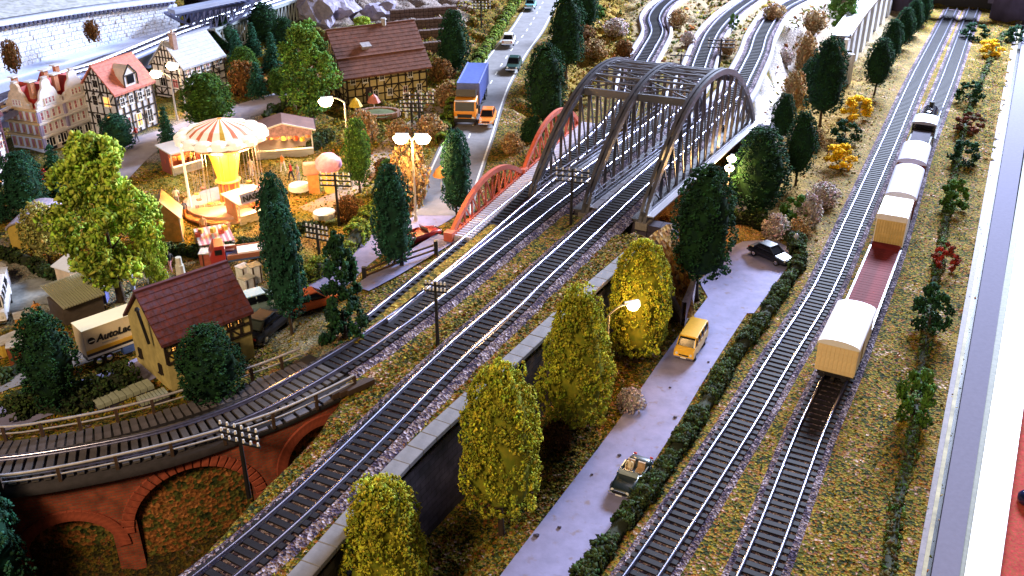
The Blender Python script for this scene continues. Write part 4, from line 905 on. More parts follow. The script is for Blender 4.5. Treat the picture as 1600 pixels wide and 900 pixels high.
def house(name,label,near,right,depth,eave,ridge,wallm,roofm,timb=None,rows=2,cols=6,gcols=4,over=.35,z=None,winm=None,wins=None,gable_beams=True,frame=None,chimneys=(),lower=None,litg=0,seed=1,group=None,cat='house',gz=None):
    a=G(*near,z) if z is None or True else None; a=P(*near,z if z is not None else LZ); b=P(*right,z if z is not None else LZ); d=b-a; L_=d.length; rz=math.atan2(d.y,d.x)
    t=thing(name,label,cat,tuple(a),rz,group); D=depth; X=Vector((1,0,0)); Y=Vector((0,1,0)); frame=frame or M_WHITE
    # walls: a pentagonal shell
    m=MB(); e=eave; r_=ridge
    vs_=[(0,0,-.3),(L_,0,-.3),(L_,D,-.3),(0,D,-.3),(0,0,e),(L_,0,e),(L_,D,e),(0,D,e),(0,D/2,r_-.1),(L_,D/2,r_-.1)]
    m.add(vs_,[(0,1,5,4),(1,2,6,9,5),(2,3,7,6),(3,0,4,8,7)]); m.build('wall',wallm,t)
    # roof slabs with tile courses standing proud
    sl=(r_-e)/(D/2); yo=over; zo=e-sl*over; R_L=L_+2*over
    for s_ in (0,1):
        y0=-yo if s_==0 else D+yo; 
        m=MB(); A=[(-over,y0,zo),(L_+over,y0,zo),(L_+over,D/2,r_),(-over,D/2,r_)]
        m.add(A+[(p[0],p[1],p[2]+.16) for p in A],[(0,1,2,3),(7,6,5,4),(0,4,5,1),(1,5,6,2),(2,6,7,3),(3,7,4,0)]); rf=m.build('roof',roofm,t)
        n=max(6,int((D/2)/.28)); 
        if s_==0:
            for k in range(n):
                u=k/n; y=y0+(D/2-y0)*u; zz=zo+(r_-zo)*u+.17; c=MB(); ny=12
                for j in range(ny):
                    x0=-over+R_L*j/ny+.01; x1=-over+R_L*(j+1)/ny-.01; q=random.uniform(0,.02)
                    c.add([(x0,y,zz+.03+q),(x1,y,zz+.03+q),(x1,y+(D/2-y0)/n*1.02,zz+(r_-zo)/n+.0),(x0,y+(D/2-y0)/n*1.02,zz+(r_-zo)/n),(x0,y,zz-.02),(x1,y,zz-.02)],[(0,1,2,3),(4,5,1,0)])
                c.build('tile_course',roofm,rf)
    blk('ridge_cap',roofm,t,(L_/2,D/2,r_+.15),(R_L,.24,.14))
    if timb:
        beamset(t,timb,(0,0,(lower or 0)),X,None,(0,-1,0),rows,cols,L_,e-(lower or 0)-.1,seed=seed)
        if gable_beams:
            beamset(t,timb,(0,0,(lower or 0)),Y,None,(-1,0,0),rows,gcols,D,e-(lower or 0)-.1,seed=seed+3)
            h=r_-e
            for k in range(1,3):
                zz=e+h*k/3-.05; hw=D/2*(1-k/3); beam('timber_beam',timb,t,(-.05,D/2-hw,zz),(-.05,D/2+hw,zz),.1,.12)
            for k in range(1,gcols*2):
                y=D*k/(gcols*2); top=e+h*(1-abs(y-D/2)/(D/2))-.15
                if top>e+.2: beam('timber_beam',timb,t,(-.05,y,e-.1),(-.05,y,top),.1,.1)
    for (face,u,zc,ww,hh,gm) in (wins or []):
        if face=='f': window(t,(L_*u,0,zc),X,(0,-1,0),ww,hh,frame,gm)
        else: window(t,(0,D*u,zc),Y,(-1,0,0),ww,hh,frame,gm)
    for (u,v,hh) in chimneys:
        zc=r_-abs(v-.5)*2*(r_-e); m=MB().box((0,0,hh/2-.4),(.6,.6,hh+.8)).box((0,0,hh+.05),(.75,.75,.12)); c=m.build('chimney',mat('chimney_brick',(.32,.22,.20),.85,var=.3),t,(L_*u,D*v,zc))
        link('chimney_pot',MB().tube((0,0,0),(0,0,.35),.16,.12,8).mesh('chimney_pot',mat('pot_clay',(.5,.42,.40),.8)),c,(0,0,hh+.1))
    return t,L_,D
M_TIMB=mat('black_timber',(.022,.013,.010),.7,var=.3); M_CREAM=mat('cream_plaster',(.56,.46,.22),.85,var=.2,vs_=2); M_WPL=mat('white_plaster',(.74,.72,.74),.8,var=.1)
M_ROOFB=mat('brown_roof',(.17,.07,.05),.85,var=.35,vs_=2.2,bump=.4); M_ROOFR=mat('dark_red_roof',(.12,.024,.022),.8,var=.55,vs_=2.5,bump=.4,hue=(.10,.04,.07)); M_ROOFS=mat('salmon_roof',(.58,.19,.14),.7,var=.25,bump=.3)
M_ROOFG=mat('grey_slate_roof',(.42,.44,.50),.55,var=.15,vs_=2,bump=.2)
t,L_,D=house('farmhouse','long half timbered farmhouse with a brown roof and a small roof hatch',(545,165),(667,146),7.6,3.5,7.4,M_CREAM,M_ROOFB,M_TIMB,4,11,6,.55,wins=[('f',u,zc,.55,.75,gm) for u,zc,gm in [(.07,2.7,M_GLASSD),(.22,2.7,M_GLASSD),(.43,2.7,M_GLASSD),(.79,2.6,M_GLASSD),(.34,.9,M_GLASSD),(.52,.9,M_GLASSD),(.72,.9,M_PINKW),(.9,.9,M_GLASSD)]],seed=5)
blk('door',mat('door_dark',(.03,.02,.03),.6),t,(L_*.26,-.06,.85),(.8,.1,1.7))
hm=MB().box((0,0,.1),(.9,.5,.45)).box((0,-.1,.38),(1.1,.9,.08)); hm.build('roof_hatch',mat('hatch_metal',(.42,.40,.42),.5),t,(L_*.33,1.9,5.65),(.35,0,0))
MB().tube((0,0,0),(0,0,.7),.3,.28,10).tube((0,0,.7),(0,0,.85),.38,.3,10).build('chimney',mat('vent_grey',(.5,.48,.5),.6),t,(L_*.66,D/2,7.3))
blk('roof_joint',mat('roof_seam',(.30,.15,.12),.8),t,(L_/2,1.1,4.95),(L_+1.1,.10,.16),(.82,0,0))
t,L_,D=house('cottage','tall cottage with dark red tiled roof and plain yellow gable beside the curved line',(270,613),(399,560),4.6,3.35,5.6,mat('ochre_render',(.50,.41,.16),.85,var=.25,vs_=1.5),M_ROOFR,M_TIMB,2,8,4,.22,lower=1.9,gable_beams=False,
    wins=[('f',.10,2.75,.34,.3,M_LIT),('f',.2,2.75,.34,.3,M_LIT),('f',.75,2.9,.3,.3,M_LIT),('f',.87,2.9,.3,.3,M_LIT),('f',.22,1.1,.25,.5,M_GLASSD),('g',.22,1.2,.3,.5,M_GLASSD),('g',.8,1.1,.3,.5,M_GLASSD),('f',.8,1.2,.3,.6,M_GLASSD)],frame=M_TIMB,seed=8)
for k in range(3): blk('yellow_panel',mat('panel_yellow',(.75,.55,.10),.7),t,(.55+k*.62,-.03,2.25),(.5,.06,.42))  # plain yellow panels below the eave
MB().tube((0,0,0),(0,0,2.3),.09,.09,8).tube((0,0,2.3),(0,0,2.45),.16,.1,8).build('flue_pipe',M_BLK,t,(-.35,1.2,2.9),(.0,-.12,0))
MB().tube((0,0,-.3),(0,0,1.5),.32,.26,10).tube((0,0,1.5),(0,0,2.0),.2,.18,10).build('chimney',mat('chimney_pale',(.62,.62,.52),.7),t,(L_*.62,D*.85,4.2))
house('half_timbered_house','tall half timbered house with salmon red roof and lit orange gable windows',(192,216),(248,193),4.3,4.6,7.0,M_WPL,M_ROOFS,M_TIMB,4,6,5,.3,
    wins=[('f',u,3.5,.6,.8,M_GLASSD) for u in (.15,.38,.62,.85)]+[('f',u,1.2,.7,1.3,g_) for u,g_ in ((.2,M_PINKW),(.5,M_LIT),(.8,M_GLASSD))]+[('g',.25,1.7,.8,1.0,M_LIT),('g',.25,3.6,.8,1.0,M_LIT),('g',.6,1.7,.7,1.0,M_GLASSD),('g',.6,3.6,.7,1.0,M_GLASSD),('g',.5,5.3,.7,.8,M_GLASSD)],seed=11)
# dormer of that house
q=[o for o in bpy.data.objects if o.name.startswith('half_timbered_house')][0]
dm=MB().add([(-.9,-.2,0),(.9,-.2,0),(.9,-.2,1.1),(.5,-.2,1.8),(0,-.2,2.1),(-.5,-.2,1.8),(-.9,-.2,1.1),(-.9,2.2,0),(.9,2.2,0),(.9,2.2,1.1),(.5,2.2,1.8),(0,2.2,2.1),(-.5,2.2,1.8),(-.9,2.2,1.1)],[(0,1,2,3,4,5,6),(1,8,9,2),(2,9,10,3),(3,10,11,4),(4,11,12,5),(5,12,13,6),(6,13,7,0)])
dd=dm.build('dormer',M_WPL,q,(2.4,.2,4.7),(0,0,0)); link('pane',cube_mesh(M_GLASSD),dd,(0,-.24,.7),(0,0,0),(.9,.06,.8))
for s_ in (-1,1): beam('timber_beam',M_TIMB,dd,(s_*.9,-.25,0),(s_*.9,-.25,1.1),.1,.1); beam('timber_beam',M_TIMB,dd,(s_*.9,-.25,1.15),(0,-.25,2.15),.1,.1)
beam('timber_beam',M_TIMB,dd,(-.9,-.25,1.15),(.9,-.25,1.15),.1,.1)
house('half_timbered_house','half timbered house with pale grey slate roof and timbered gable',(293,153),(354,131),4.6,3.5,6.0,M_WPL,M_ROOFG,M_TIMB,4,7,5,.3,
    wins=[('f',u,2.7,.6,.7,M_PINKW) for u in (.12,.35,.58,.82)]+[('f',u,1.0,.8,.7,M_GLASSD) for u in (.2,.5,.8)]+[('g',.3,1.5,.8,1,M_PINKW),('g',.7,1.5,.8,1,M_GLASSD),('g',.5,3.4,.8,.8,M_GLASSD)],chimneys=[(.12,.35,1.6)],seed=14)
house('half_timbered_house','narrow half timbered house cut off by the picture edge',(-10,300),(23,283),5,6.2,8.4,M_WPL,M_ROOFR,mat('violet_timber',(.10,.03,.06),.7),5,3,3,.3,
    wins=[('f',u,zc,.55,.7,g_) for u in (.3,.75) for zc,g_ in ((5,M_PINKW),(3.6,M_PINKW),(2.2,M_PINKW),(.8,M_LIT))],seed=17)
# ---- stepped gable town house
def gabled():
    a=P(72,238,LZ); b=P(150,206,LZ); d=b-a; L_=d.length; rz=math.atan2(d.y,d.x)
    t=thing('gabled_townhouse','white town house with three curved gables, red roofs and rows of pink curtained windows','house',tuple(a),rz); t.scale=(1,.8,.80); D=5.0; e=5.2
    wm=M_WPL; m=MB(); m.box((L_/2,D/2,e/2-.15),(L_,D,e+.3)); m.build('wall',wm,t)
    band=mat('stone_band',(.62,.58,.56),.7)
    for z in (1.9,3.5,5.1):
        blk('string_course',wm,t,(L_/2,-.1,z),(L_+.3,.32,.30)); blk('string_course',mat('ochre_band',(.60,.40,.18),.7),t,(-.1,D/2,z),(.32,D+.3,.26))
    for x in (0,L_/2,L_): blk('corner_pilaster',mat('lilac_pilaster',(.30,.26,.42),.7),t,(x,-.12,e/2),(.30,.25,e))
    for z in (1.0,2.7,4.3):
        for k in range(9):
            if abs(k-4)<.1: continue
            window(t,(.45+(L_-.9)*k/8,0,z),(1,0,0),(0,-1,0),.36,.95,M_WHITE,M_PINKW if z>1.5 else M_GLASSD,0)
        for k in range(5): window(t,(0,.5+(D-1)*k/4,z),(0,1,0),(-1,0,0),.42,.95,mat('ochre_frame',(.5,.32,.14),.6),M_PINKW,0)
    def gable(c,rz_,w_,h,mm):
        pr=[(-w_/2,0),(w_/2,0),(w_/2,.5),(w_/2-.18,.75),(w_*.36,.85),(w_*.33,1.3),(w_*.27,1.7),(w_*.18,1.95),(w_*.16,2.5),(w_*.10,2.75),(0,2.85),(-w_*.10,2.75),(-w_*.16,2.5),(-w_*.18,1.95),(-w_*.27,1.7),(-w_*.33,1.3),(-w_*.36,.85),(-w_/2+.18,.75),(-w_/2,.5)]
        g_=MB().prism([(x,z*h/2.85) for x,z in pr],.3).build('curved_gable',mm,t,c,(0,0,rz_))
        for k in range(3): window(g_,(-.45+.45*k,-.15,.72),(1,0,0),(0,-1,0),.3,.7,M_WHITE,M_PINKW,0)
        blk('cap_stone',band,g_,(0,0,h+.08),(.55,.45,.22))
        for s_ in (-1,1): blk('cap_stone',band,g_,(s_*w_*.45,0,.62),(.3,.42,.2))
    gable((L_*.25,0,e),0,L_*.47,3.3,wm); gable((L_*.76,0,e),0,L_*.47,3.3,wm); gable((0,D/2,e),-math.pi/2,D*.75,3.0,mat('ochre_gable',(.66,.50,.36),.75))
    rr=mat('glossy_red_roof',(.42,.03,.02),.35,var=.3)
    for cx_ in (L_*.25,L_*.76):
        w_=L_*.42; m=MB().add([(cx_-w_/2,.1,e),(cx_+w_/2,.1,e),(cx_,.1,e+2.5),(cx_-w_/2,D,e),(cx_+w_/2,D,e),(cx_,D,e+2.5)],[(0,3,5,2),(1,2,5,4),(3,4,5)]); m.build('roof',rr,t)
    m=MB().add([(.1,D/2-1.8,e),(.1,D/2+1.8,e),(.1,D/2,e+2.3),(L_,D/2-1.8,e),(L_,D/2+1.8,e),(L_,D/2,e+2.3)],[(0,3,5,2),(1,2,5,4),(3,4,5)]); m.build('roof',rr,t)
    for x,y in ((.5,.6),(1.2,D*.8),(L_*.5,.5),(L_*.62,D*.6),(L_*.9,D*.7)):
        c=blk('chimney',mat('chimney_rust',(.48,.20,.10),.7),t,(x,y,e+2.2),(.5,.5,2.0)); 
        MB().box((0,0,0),(.9,.9,.15)).build('chimney_cap',M_WHITE,t,(x,y,e+3.25))
    # ground floor porch openings
    for k in range(4): blk('shop_opening',M_GLASSD,t,(L_*(.14+.24*k),-.04,.8),(.9,.12,1.5))
gabled()
# ================================================================ BACKDROP OF THE LAYOUT (upper left)
M_EMB=mat('embossed_wall_sheet',(.74,.79,.90),.55,var=.14,vs_=3,bump=1,bs=5)
def far_left():
    foot=[P(x,y,8.5) for x,y in [(-260,190),(0,114),(148,74),(282,44)]]; top=[14.4,14.0,13.2,12.2]
    t=thing('embossed_retaining_wall','long pale blue stone block wall behind the village houses','wall'); bl=MB().box((0,0,0),(1,1,1)).mesh('stone_block',M_EMB,bevel=.05); big=MB()
    xy,tn=smooth_line([tuple(p[:2]) for p in foot],.6); n=len(xy); cnt=0; BV=[];
    for i in range(n-1):
        u=i/(n-1); zt=14.4+(12.0-14.4)*u; rows=9
        for j in range(rows):
            c=(xy[i]+xy[i+1])/2; h=(zt-8.5)/rows; off=tn[i]*(.3 if j%2 else 0); p=(c[0]+off[0],c[1]+off[1]+random.uniform(-.05,.05),8.5+(j+.5)*h)
            if i*rows+j>=0: big.box(p,(.56,.5+random.uniform(0,.14),h-.05),rz=math.atan2(tn[i][1],tn[i][0]))
    o=big.build('stone_block',M_EMB,t); o['kind']='stuff'
    # coping with dentils whose dark colour carries its shadow, then the pale upper ledge
    V,F,UV=ribbon([tuple(p[:2]) for p in foot],[(.5,0),(.5,.5),(-1.2,.5),(-1.2,0)],lambda x,y:0,.6); u=np.repeat(np.linspace(0,1,len(V)//4),4); V[:,2]+=14.4-2.4*u
    link('coping',fast_mesh('coping',V,F,mat('coping_blue',(.55,.60,.78),.45)),t)
    dm=MB().box((0,0,0),(.28,.3,.3)).mesh('dentil',mat('dentil_shade',(.06,.06,.12),.6))  # dark tone stands for the coping's dotted shadow line
    for i in range(0,n-1):
        u_=i/(n-1); link('dentil',dm,t,(xy[i][0]+tn[i][1]*.6,xy[i][1]-tn[i][0]*.6,14.4-2.4*u_-.12),(0,0,math.atan2(tn[i][1],tn[i][0])))
    V,F,UV=ribbon([tuple(p[:2]) for p in foot],[(.2,0),(2.6,0),(2.6,-.6),(2.3,-4)],lambda x,y:8.6,.8); s_=thing('wall_foot_ledge','smooth blue white ledge running along the foot of the block wall','ledge'); link('ledge_slab',fast_mesh('ledge_slab',V,F,mat('ledge_blue',(.50,.56,.78),.4,var=.1)),s_)
    # upper terrace and slope behind
    V,F,UV=ribbon([tuple(p[:2]) for p in foot]+[tuple(P(420,5,8.5)[:2])],[(-1.2,0),(-6,.8),(-14,1.2),(-60,5)],lambda x,y:0,2.0); m_=len(V)//4; u=np.repeat(np.linspace(0,1,m_),4); V[:,2]+=14.6-2.9*u
    tag(link('upper_terrace',fast_mesh('upper_terrace',V,F,mat('terrace_glare_white',(.66,.68,.72),.6,var=.18,vs_=.8,bump=.5,bs=2,hue=(.45,.47,.45)),smooth=True)),kind='structure')  # terrace whitened, so its colour carries the glare
far_left()
def upper_line():
    px=[(-60,195),(0,172),(60,138),(100,117),(160,99),(250,62),(290,46),(400,10),(470,-12),(520,-30)]; zz=9.0
    pts=[tuple(P(x,y,zz)[:2]) for x,y in px]
    t=thing('elevated_line','bright double railed elevated line crossing above the village houses','railway line')
    V,F,UV=ribbon(pts,[(-1.5,-.5),(-1.5,0),(1.5,0),(1.5,-.5)],lambda x,y:zz,.8); link('deck',fast_mesh('deck',V,F,mat('upper_deck',(.16,.18,.30),.45,var=.2)),t)
    for s_ in (-.75,.75):
        V,F,UV=ribbon(pts,[(s_-.18,.02),(s_-.18,.28),(s_+.18,.28),(s_+.18,.02)],lambda x,y:zz,.8); link('rail',fast_mesh('rail',V,F,mat('rail_glare',(.85,.86,.95),.35,.6,var=.05)),t)
    xy,tn=smooth_line(pts,.8); dm=MB().box((0,0,0),(2.5,.3,.14)).mesh('sleeper',mat('sleeper_blue',(.05,.05,.10),.6))
    for i in range(len(xy)): link('sleeper',dm,t,(xy[i][0],xy[i][1],zz+.05),(0,0,math.atan2(tn[i][1],tn[i][0])-math.pi/2))
    xy,tn=smooth_line(pts,9)
    for i in range(len(xy)): blk('pier',M_DKST,t,(xy[i][0],xy[i][1],(zz+LZ-1)/2),(1.4,1.6,zz-LZ+.2),(0,0,math.atan2(tn[i][1],tn[i][0])))
    # dark arched truss under the line
    def under(label,a,b,z,dep,m):
        t=thing('truss_bridge',label,'bridge',(0,0,0),0,'dark truss bridges'); d=b-a; L_=d.length; bx=Vector((d.y,-d.x,0)).normalized()
        f=lambda u:-dep*(1-abs(2*u-1)**2)
        for s_ in (-.9,.9):
            o=bx*s_; N=14
            for i in range(N):
                u0,u1=i/N,(i+1)/N; A=a+d*u0+o; B=a+d*u1+o
                beam('lower_chord',m,t,A+Vector((0,0,f(u0))),B+Vector((0,0,f(u1))),.22,.26)
                if i: beam('vertical',m,t,A,A+Vector((0,0,f(u0))),.14,.14)
                beam('diagonal_brace',m,t,A+Vector((0,0,f(u0))),B,.11,.11)
            beam('upper_chord',m,t,a+o,b+o,.25,.3)
        for i in range(15): beam('floor_beam',m,t,a+d*(i/14)-bx*.9,a+d*(i/14)+bx*.9,.2,.2)
    m_=mat('truss_green_grey',(.42,.46,.46),.5,.3)
    under('first arched truss hanging under the elevated line, touching the grey roofed house',P(326,46,8.6),P(400,20,8.6),8.6,3.0,m_)
    under('second arched truss hanging under the elevated line, beside the lilac boulder',P(404,18,8.6),P(478,-8,8.6),8.6,3.0,m_)
    wl=thing('dark_rock_wall','dark backdrop of blocks added for the shaded void behind the two arched trusses','wall'); a,b=P(288,62,5),P(486,6,5); d=b-a  # backdrop added to darken the view behind the trusses
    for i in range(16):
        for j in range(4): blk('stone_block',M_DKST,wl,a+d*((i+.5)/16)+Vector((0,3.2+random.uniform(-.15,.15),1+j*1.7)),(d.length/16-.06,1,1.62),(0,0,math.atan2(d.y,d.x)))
    under('short arched truss higher up behind the elevated line',P(262,22,11),P(392,2,11),11,2.4,mat('truss_blue',(.18,.20,.36),.5,.3))
    s_=thing('girder_span','pale blue girder span reaching from the block wall towards the top edge','girder')
    a,b=P(268,18,12),P(400,-8,12); beam('girder',mat('girder_blue',(.40,.45,.62),.45),s_,a,b,1.3,.5)
    # dark blocks added for the shade beneath the wall ledge
    t=thing('ledge_shade_blocks','low row of dark blocks standing for the shade beneath the wall ledge','wall')
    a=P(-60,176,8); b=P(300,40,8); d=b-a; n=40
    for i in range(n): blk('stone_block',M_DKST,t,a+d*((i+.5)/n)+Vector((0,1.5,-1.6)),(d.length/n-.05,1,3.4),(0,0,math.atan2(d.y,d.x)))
upper_line()
# ruin-like pale rocks and dry stone terraces beyond the farmhouse
def rock(name,label,px,py,z,w_,h,m,seed,cat='rock',group=None):
    g=np.random.default_rng(seed); bm=bmesh.new(); bmesh.ops.create_icosphere(bm,subdivisions=3,radius=.5)
    for v in bm.verts:
        c=v.co; k=1+.22*math.sin(c.x*9+seed)*math.cos(c.y*7+seed)+.15*math.sin(c.z*13+c.x*8+seed)+.06*g.normal(); v.co=Vector((c.x*w_*k,c.y*w_*.8*k,c.z*h*k))
    me=bpy.data.meshes.new(name); bm.to_mesh(me); bm.free(); me.materials.append(m); p=P(px,py,z); return tag(link(name,me,None,(p.x,p.y,p.z+h*.3)),label,cat,group)
M_ROCK=mat('lilac_rock',(.30,.27,.36),.85,var=.3,vs_=1.2,bump=1,bs=2.5)
for i,(x,y,w_,h,lb) in enumerate([(497,38,6,6.5,'pale lilac boulder right of the truss bridge'),(530,30,6,4,'pale lilac boulder left of the yellow green tree'),(515,12,7,4.5,'pale lilac rock outcrop at the top edge above the farmhouse'),(598,28,5,3,'pale lilac boulder right of the yellow green tree'),(472,12,4,4,'lilac boulder touching the arched truss')]): rock('boulder',lb,x,y,5,w_,h,M_ROCK,i+3,group='lilac boulders beyond the farmhouse')
def terraces():
    for k,(y,lb) in enumerate([(32,'highest'),(50,'second'),(68,'third'),(88,'lowest')]):
        a=P(610+k*8,y+1,5.0); b=P(712-k*2,y-6,5.0); t=thing('dry_stone_terrace',lb+' of the four brown dry stone terraces right of the farmhouse roof','terrace wall',tuple(a),0,'dry stone terraces'); d=b-a; n=14; r=0
        sm=mat('terrace_stone',(.14,.09,.08),.9,var=.5,vs_=2,bump=.6)
        for i in range(n):
            for j in range(3): blk('stone',sm,t,d*((i+.5)/n)+Vector((0,random.uniform(-.1,.1),.3+j*.55)),(d.length/n-.06,.8,.48),(0,0,math.atan2(d.y,d.x)+random.uniform(-.04,.04)))
terraces()
# ================================================================ CONCRETE VIADUCT AND TUNNEL (upper right)
def conc():
    t=thing('concrete_viaduct','white concrete elevated road on slab piers above the row of dark trees','viaduct'); m=mat('white_concrete',(.78,.78,.82),.5,var=.1); n=9
    foot=[P(1320,132,0),P(1342,94,0),P(1366,60,0),P(1392,26,0),P(1420,-8,0),P(1450,-45,0)]; xy,tn=smooth_line([tuple(p[:2]) for p in foot],7.0)
    sx=Vector((-1,0,0))
    for i in range(len(xy)):
        rz=math.atan2(tn[i][1],tn[i][0]); blk('slab_pier',m,t,(xy[i][0]-.4,xy[i][1]+.5,3.1),(2.9,.5,6.4),(0,0,rz))
    V,F,UV=ribbon([tuple(q) for q in xy],[(-1.5,0),(-1.5,6.3)],lambda x,y:0,1.5); link('dark_gap_backing',fast_mesh('dark_gap_backing',V,F,mat('gap_dark_blue',(.06,.06,.13),.7)),t)  # dark sheet added behind the piers to darken their gaps
    V,F,UV=ribbon([tuple(q) for q in xy],[(-.2,6.2),(-.2,6.8),(-.4,6.8),(-.4,6.5),(-2.6,6.5),(-2.6,6.8),(-2.8,6.8),(-2.8,6.2)],lambda x,y:0,1.5,close=True); link('deck',fast_mesh('deck',V,F,m),t)
    blk('end_pier',mat('end_pier_brown',(.36,.20,.08),.8,var=.3),t,(xy[0][0]-1.2,xy[0][1]-.2,2.6),(.7,1.2,5.2),(0,0,.5)); 
    blk('end_wall',mat('end_wall_white',(.62,.60,.62),.8,var=.2),t,(xy[0][0]+.1,xy[0][1]-.3,2.2),(.5,1.0,4.2),(0,0,.5))
    p=P(1510,24,0); t=thing('tunnel_portal','black tunnel mouth swallowing the two main lines','tunnel portal',(p.x-2,p.y,0),-.45)
    sm=mat('portal_stone',(.06,.05,.09),.9,var=.4)
    for s_ in (-1,1): blk('portal_wall',sm,t,(s_*9,0,5),(7,2,11))
    blk('lintel',sm,t,(0,0,9.2),(12,2,5)); blk('back_wall',M_BLK,t,(0,9,5),(24,.5,12)); 
    for s_ in (-1,1): blk('side_wall',M_BLK,t,(s_*5.8,4.5,4),(.4,9,8))
    m=MB()
    for i in range(13):
        th=math.pi*i/12
        m.box((5.2*math.cos(th),-1.05,3.2+3.2*math.sin(th)),(.9,.25,.9))
    m.build('arch_ring',mat('portal_ring',(.10,.09,.14),.9),t)
conc()
# ================================================================ RIGHT EDGE: frame, glass ledge, table
def edge():
    def strip(name,label,cat,pxs,z,m,h,kind=None,lift=0):
        (a,b),(c,d)=pxs; A,B=P(a,930,z),P(b,930,z); C,D_=P(c,40,z),P(d,40,z); e=(C-A); 
        A-=e*.12;B-=(D_-B)*.12*0+e*.12; C+=e*.35; D_+=e*.35
        mm=MB().add([A,B,D_,C]+[q-Vector((0,0,h)) for q in (A,B,D_,C)],[(0,1,2,3),(7,6,5,4),(0,4,5,1),(1,5,6,2),(2,6,7,3),(3,7,4,0)])
        o=mm.build(name,m); tag(o,label,cat) if not kind else tag(o,kind=kind); return o
    strip('edging_board','dark stained board closing the grass strip at the layout edge','edging board',((1424,1434),(1586,1592)),.10,mat('edge_grey_wood',(.20,.17,.19),.7,var=.3),1.5)
    strip('edging_strip','thin ochre wooden lath beside the dark board','lath',((1434,1441),(1592,1596)),.16,mat('edge_lath',(.34,.30,.16),.7,var=.4,vs_=1),1.5)
    strip('aluminium_rail','wide pale grey aluminium rail between black gap and white frame','rail',((1450,1488),(1601,1634)),.05,mat('edge_alu',(.20,.195,.27),.9,.0,spec=.1,var=.06),1.5)
    strip('gap_lining','black lined gap between lath and aluminium rail','gap lining',((1441,1450),(1596,1601)),-.9,M_BLK,.3)
    strip('olive_seal','grey olive rubber seal along the white frame','rubber seal',((1488,1502),(1634,1643)),-.1,mat('edge_seal',(.20,.21,.17),.7,var=.2),1.2)
    strip('white_frame','bright white frame board along the layout edge','frame board',((1502,1549),(1643,1690)),.12,mat('edge_white',(.88,.88,.88),.35,var=.02),1.4)
    strip('room_table','red brown flecked table top beside the layout','table',((1549,2600),(1690,2600)),-.6,mat('table_red',(.46,.06,.055),.9,spec=.1,var=.35,vs_=4,hue=(.34,.10,.05)),.6)
    p=P(1604,785,-.6); t=thing('knob','dark blue glossy round knob lying on the red table','knob',tuple(p))
    MB().lathe([(0,.0),(.45,0),(.55,.12),(.55,.45),(.42,.62),(.15,.68),(0,.68)],24).build('body',mat('knob_blue',(.01,.015,.06),.12,coat=1),t,smooth=True)
edge()
def to_mesh(o):
    dg=bpy.context.evaluated_depsgraph_get(); dg.update(); me=bpy.data.meshes.new_from_object(o.evaluated_get(dg)); n=bpy.data.objects.new('lettering',me); COL.objects.link(n); n.parent=o.parent; n.location=o.location; n.rotation_euler=o.rotation_euler; bpy.data.objects.remove(o)
# ================================================================ VEHICLES
def car_paint(name,c): return mat('paint_'+name,c,.38,.0,var=.06,coat=.35)
TY=MB().tube((0,-.1,0),(0,.1,0),.32,.32,16).mesh('tyre',M_TYRE); RM=MB().tube((0,-.115,0),(0,.115,0),.19,.17,10).mesh('rim',M_CHROME)
def wheels(t,xs,hw,r=.32):
    for x in xs:
        for s_ in (-1,1):
            o=link('wheel',TY,t,(x,s_*hw,r),(0,0,0),(r/.32,1,r/.32)); link('rim',RM,o)
def loft_body(secs, tum=.12):
    """car shell: secs=[(x, z0, z1, half width low, half width top)] front to back"""
    m=MB(); vs_=[]; k=8
    for x,z0,z1,w0,w1 in secs:
        zm=z0+(z1-z0)*.55
        for y,z in ((-w0*.9,z0),(-w0,z0+.12),(-w0,zm),(-w1,z1-.03),(-w1*.8,z1),(w1*.8,z1),(w1,z1-.03),(w0,zm),(w0,z0+.12),(w0*.9,z0)): vs_.append((x,y,z))
    n=10; fs=[]
    for i in range(len(secs)-1):
        for j in range(n): fs.append((i*n+j,i*n+(j+1)%n,(i+1)*n+(j+1)%n,(i+1)*n+j))
    fs+=[tuple(range(n)),tuple(range(len(vs_)-1,len(vs_)-n-1,-1))]; m.add(vs_,fs); return m
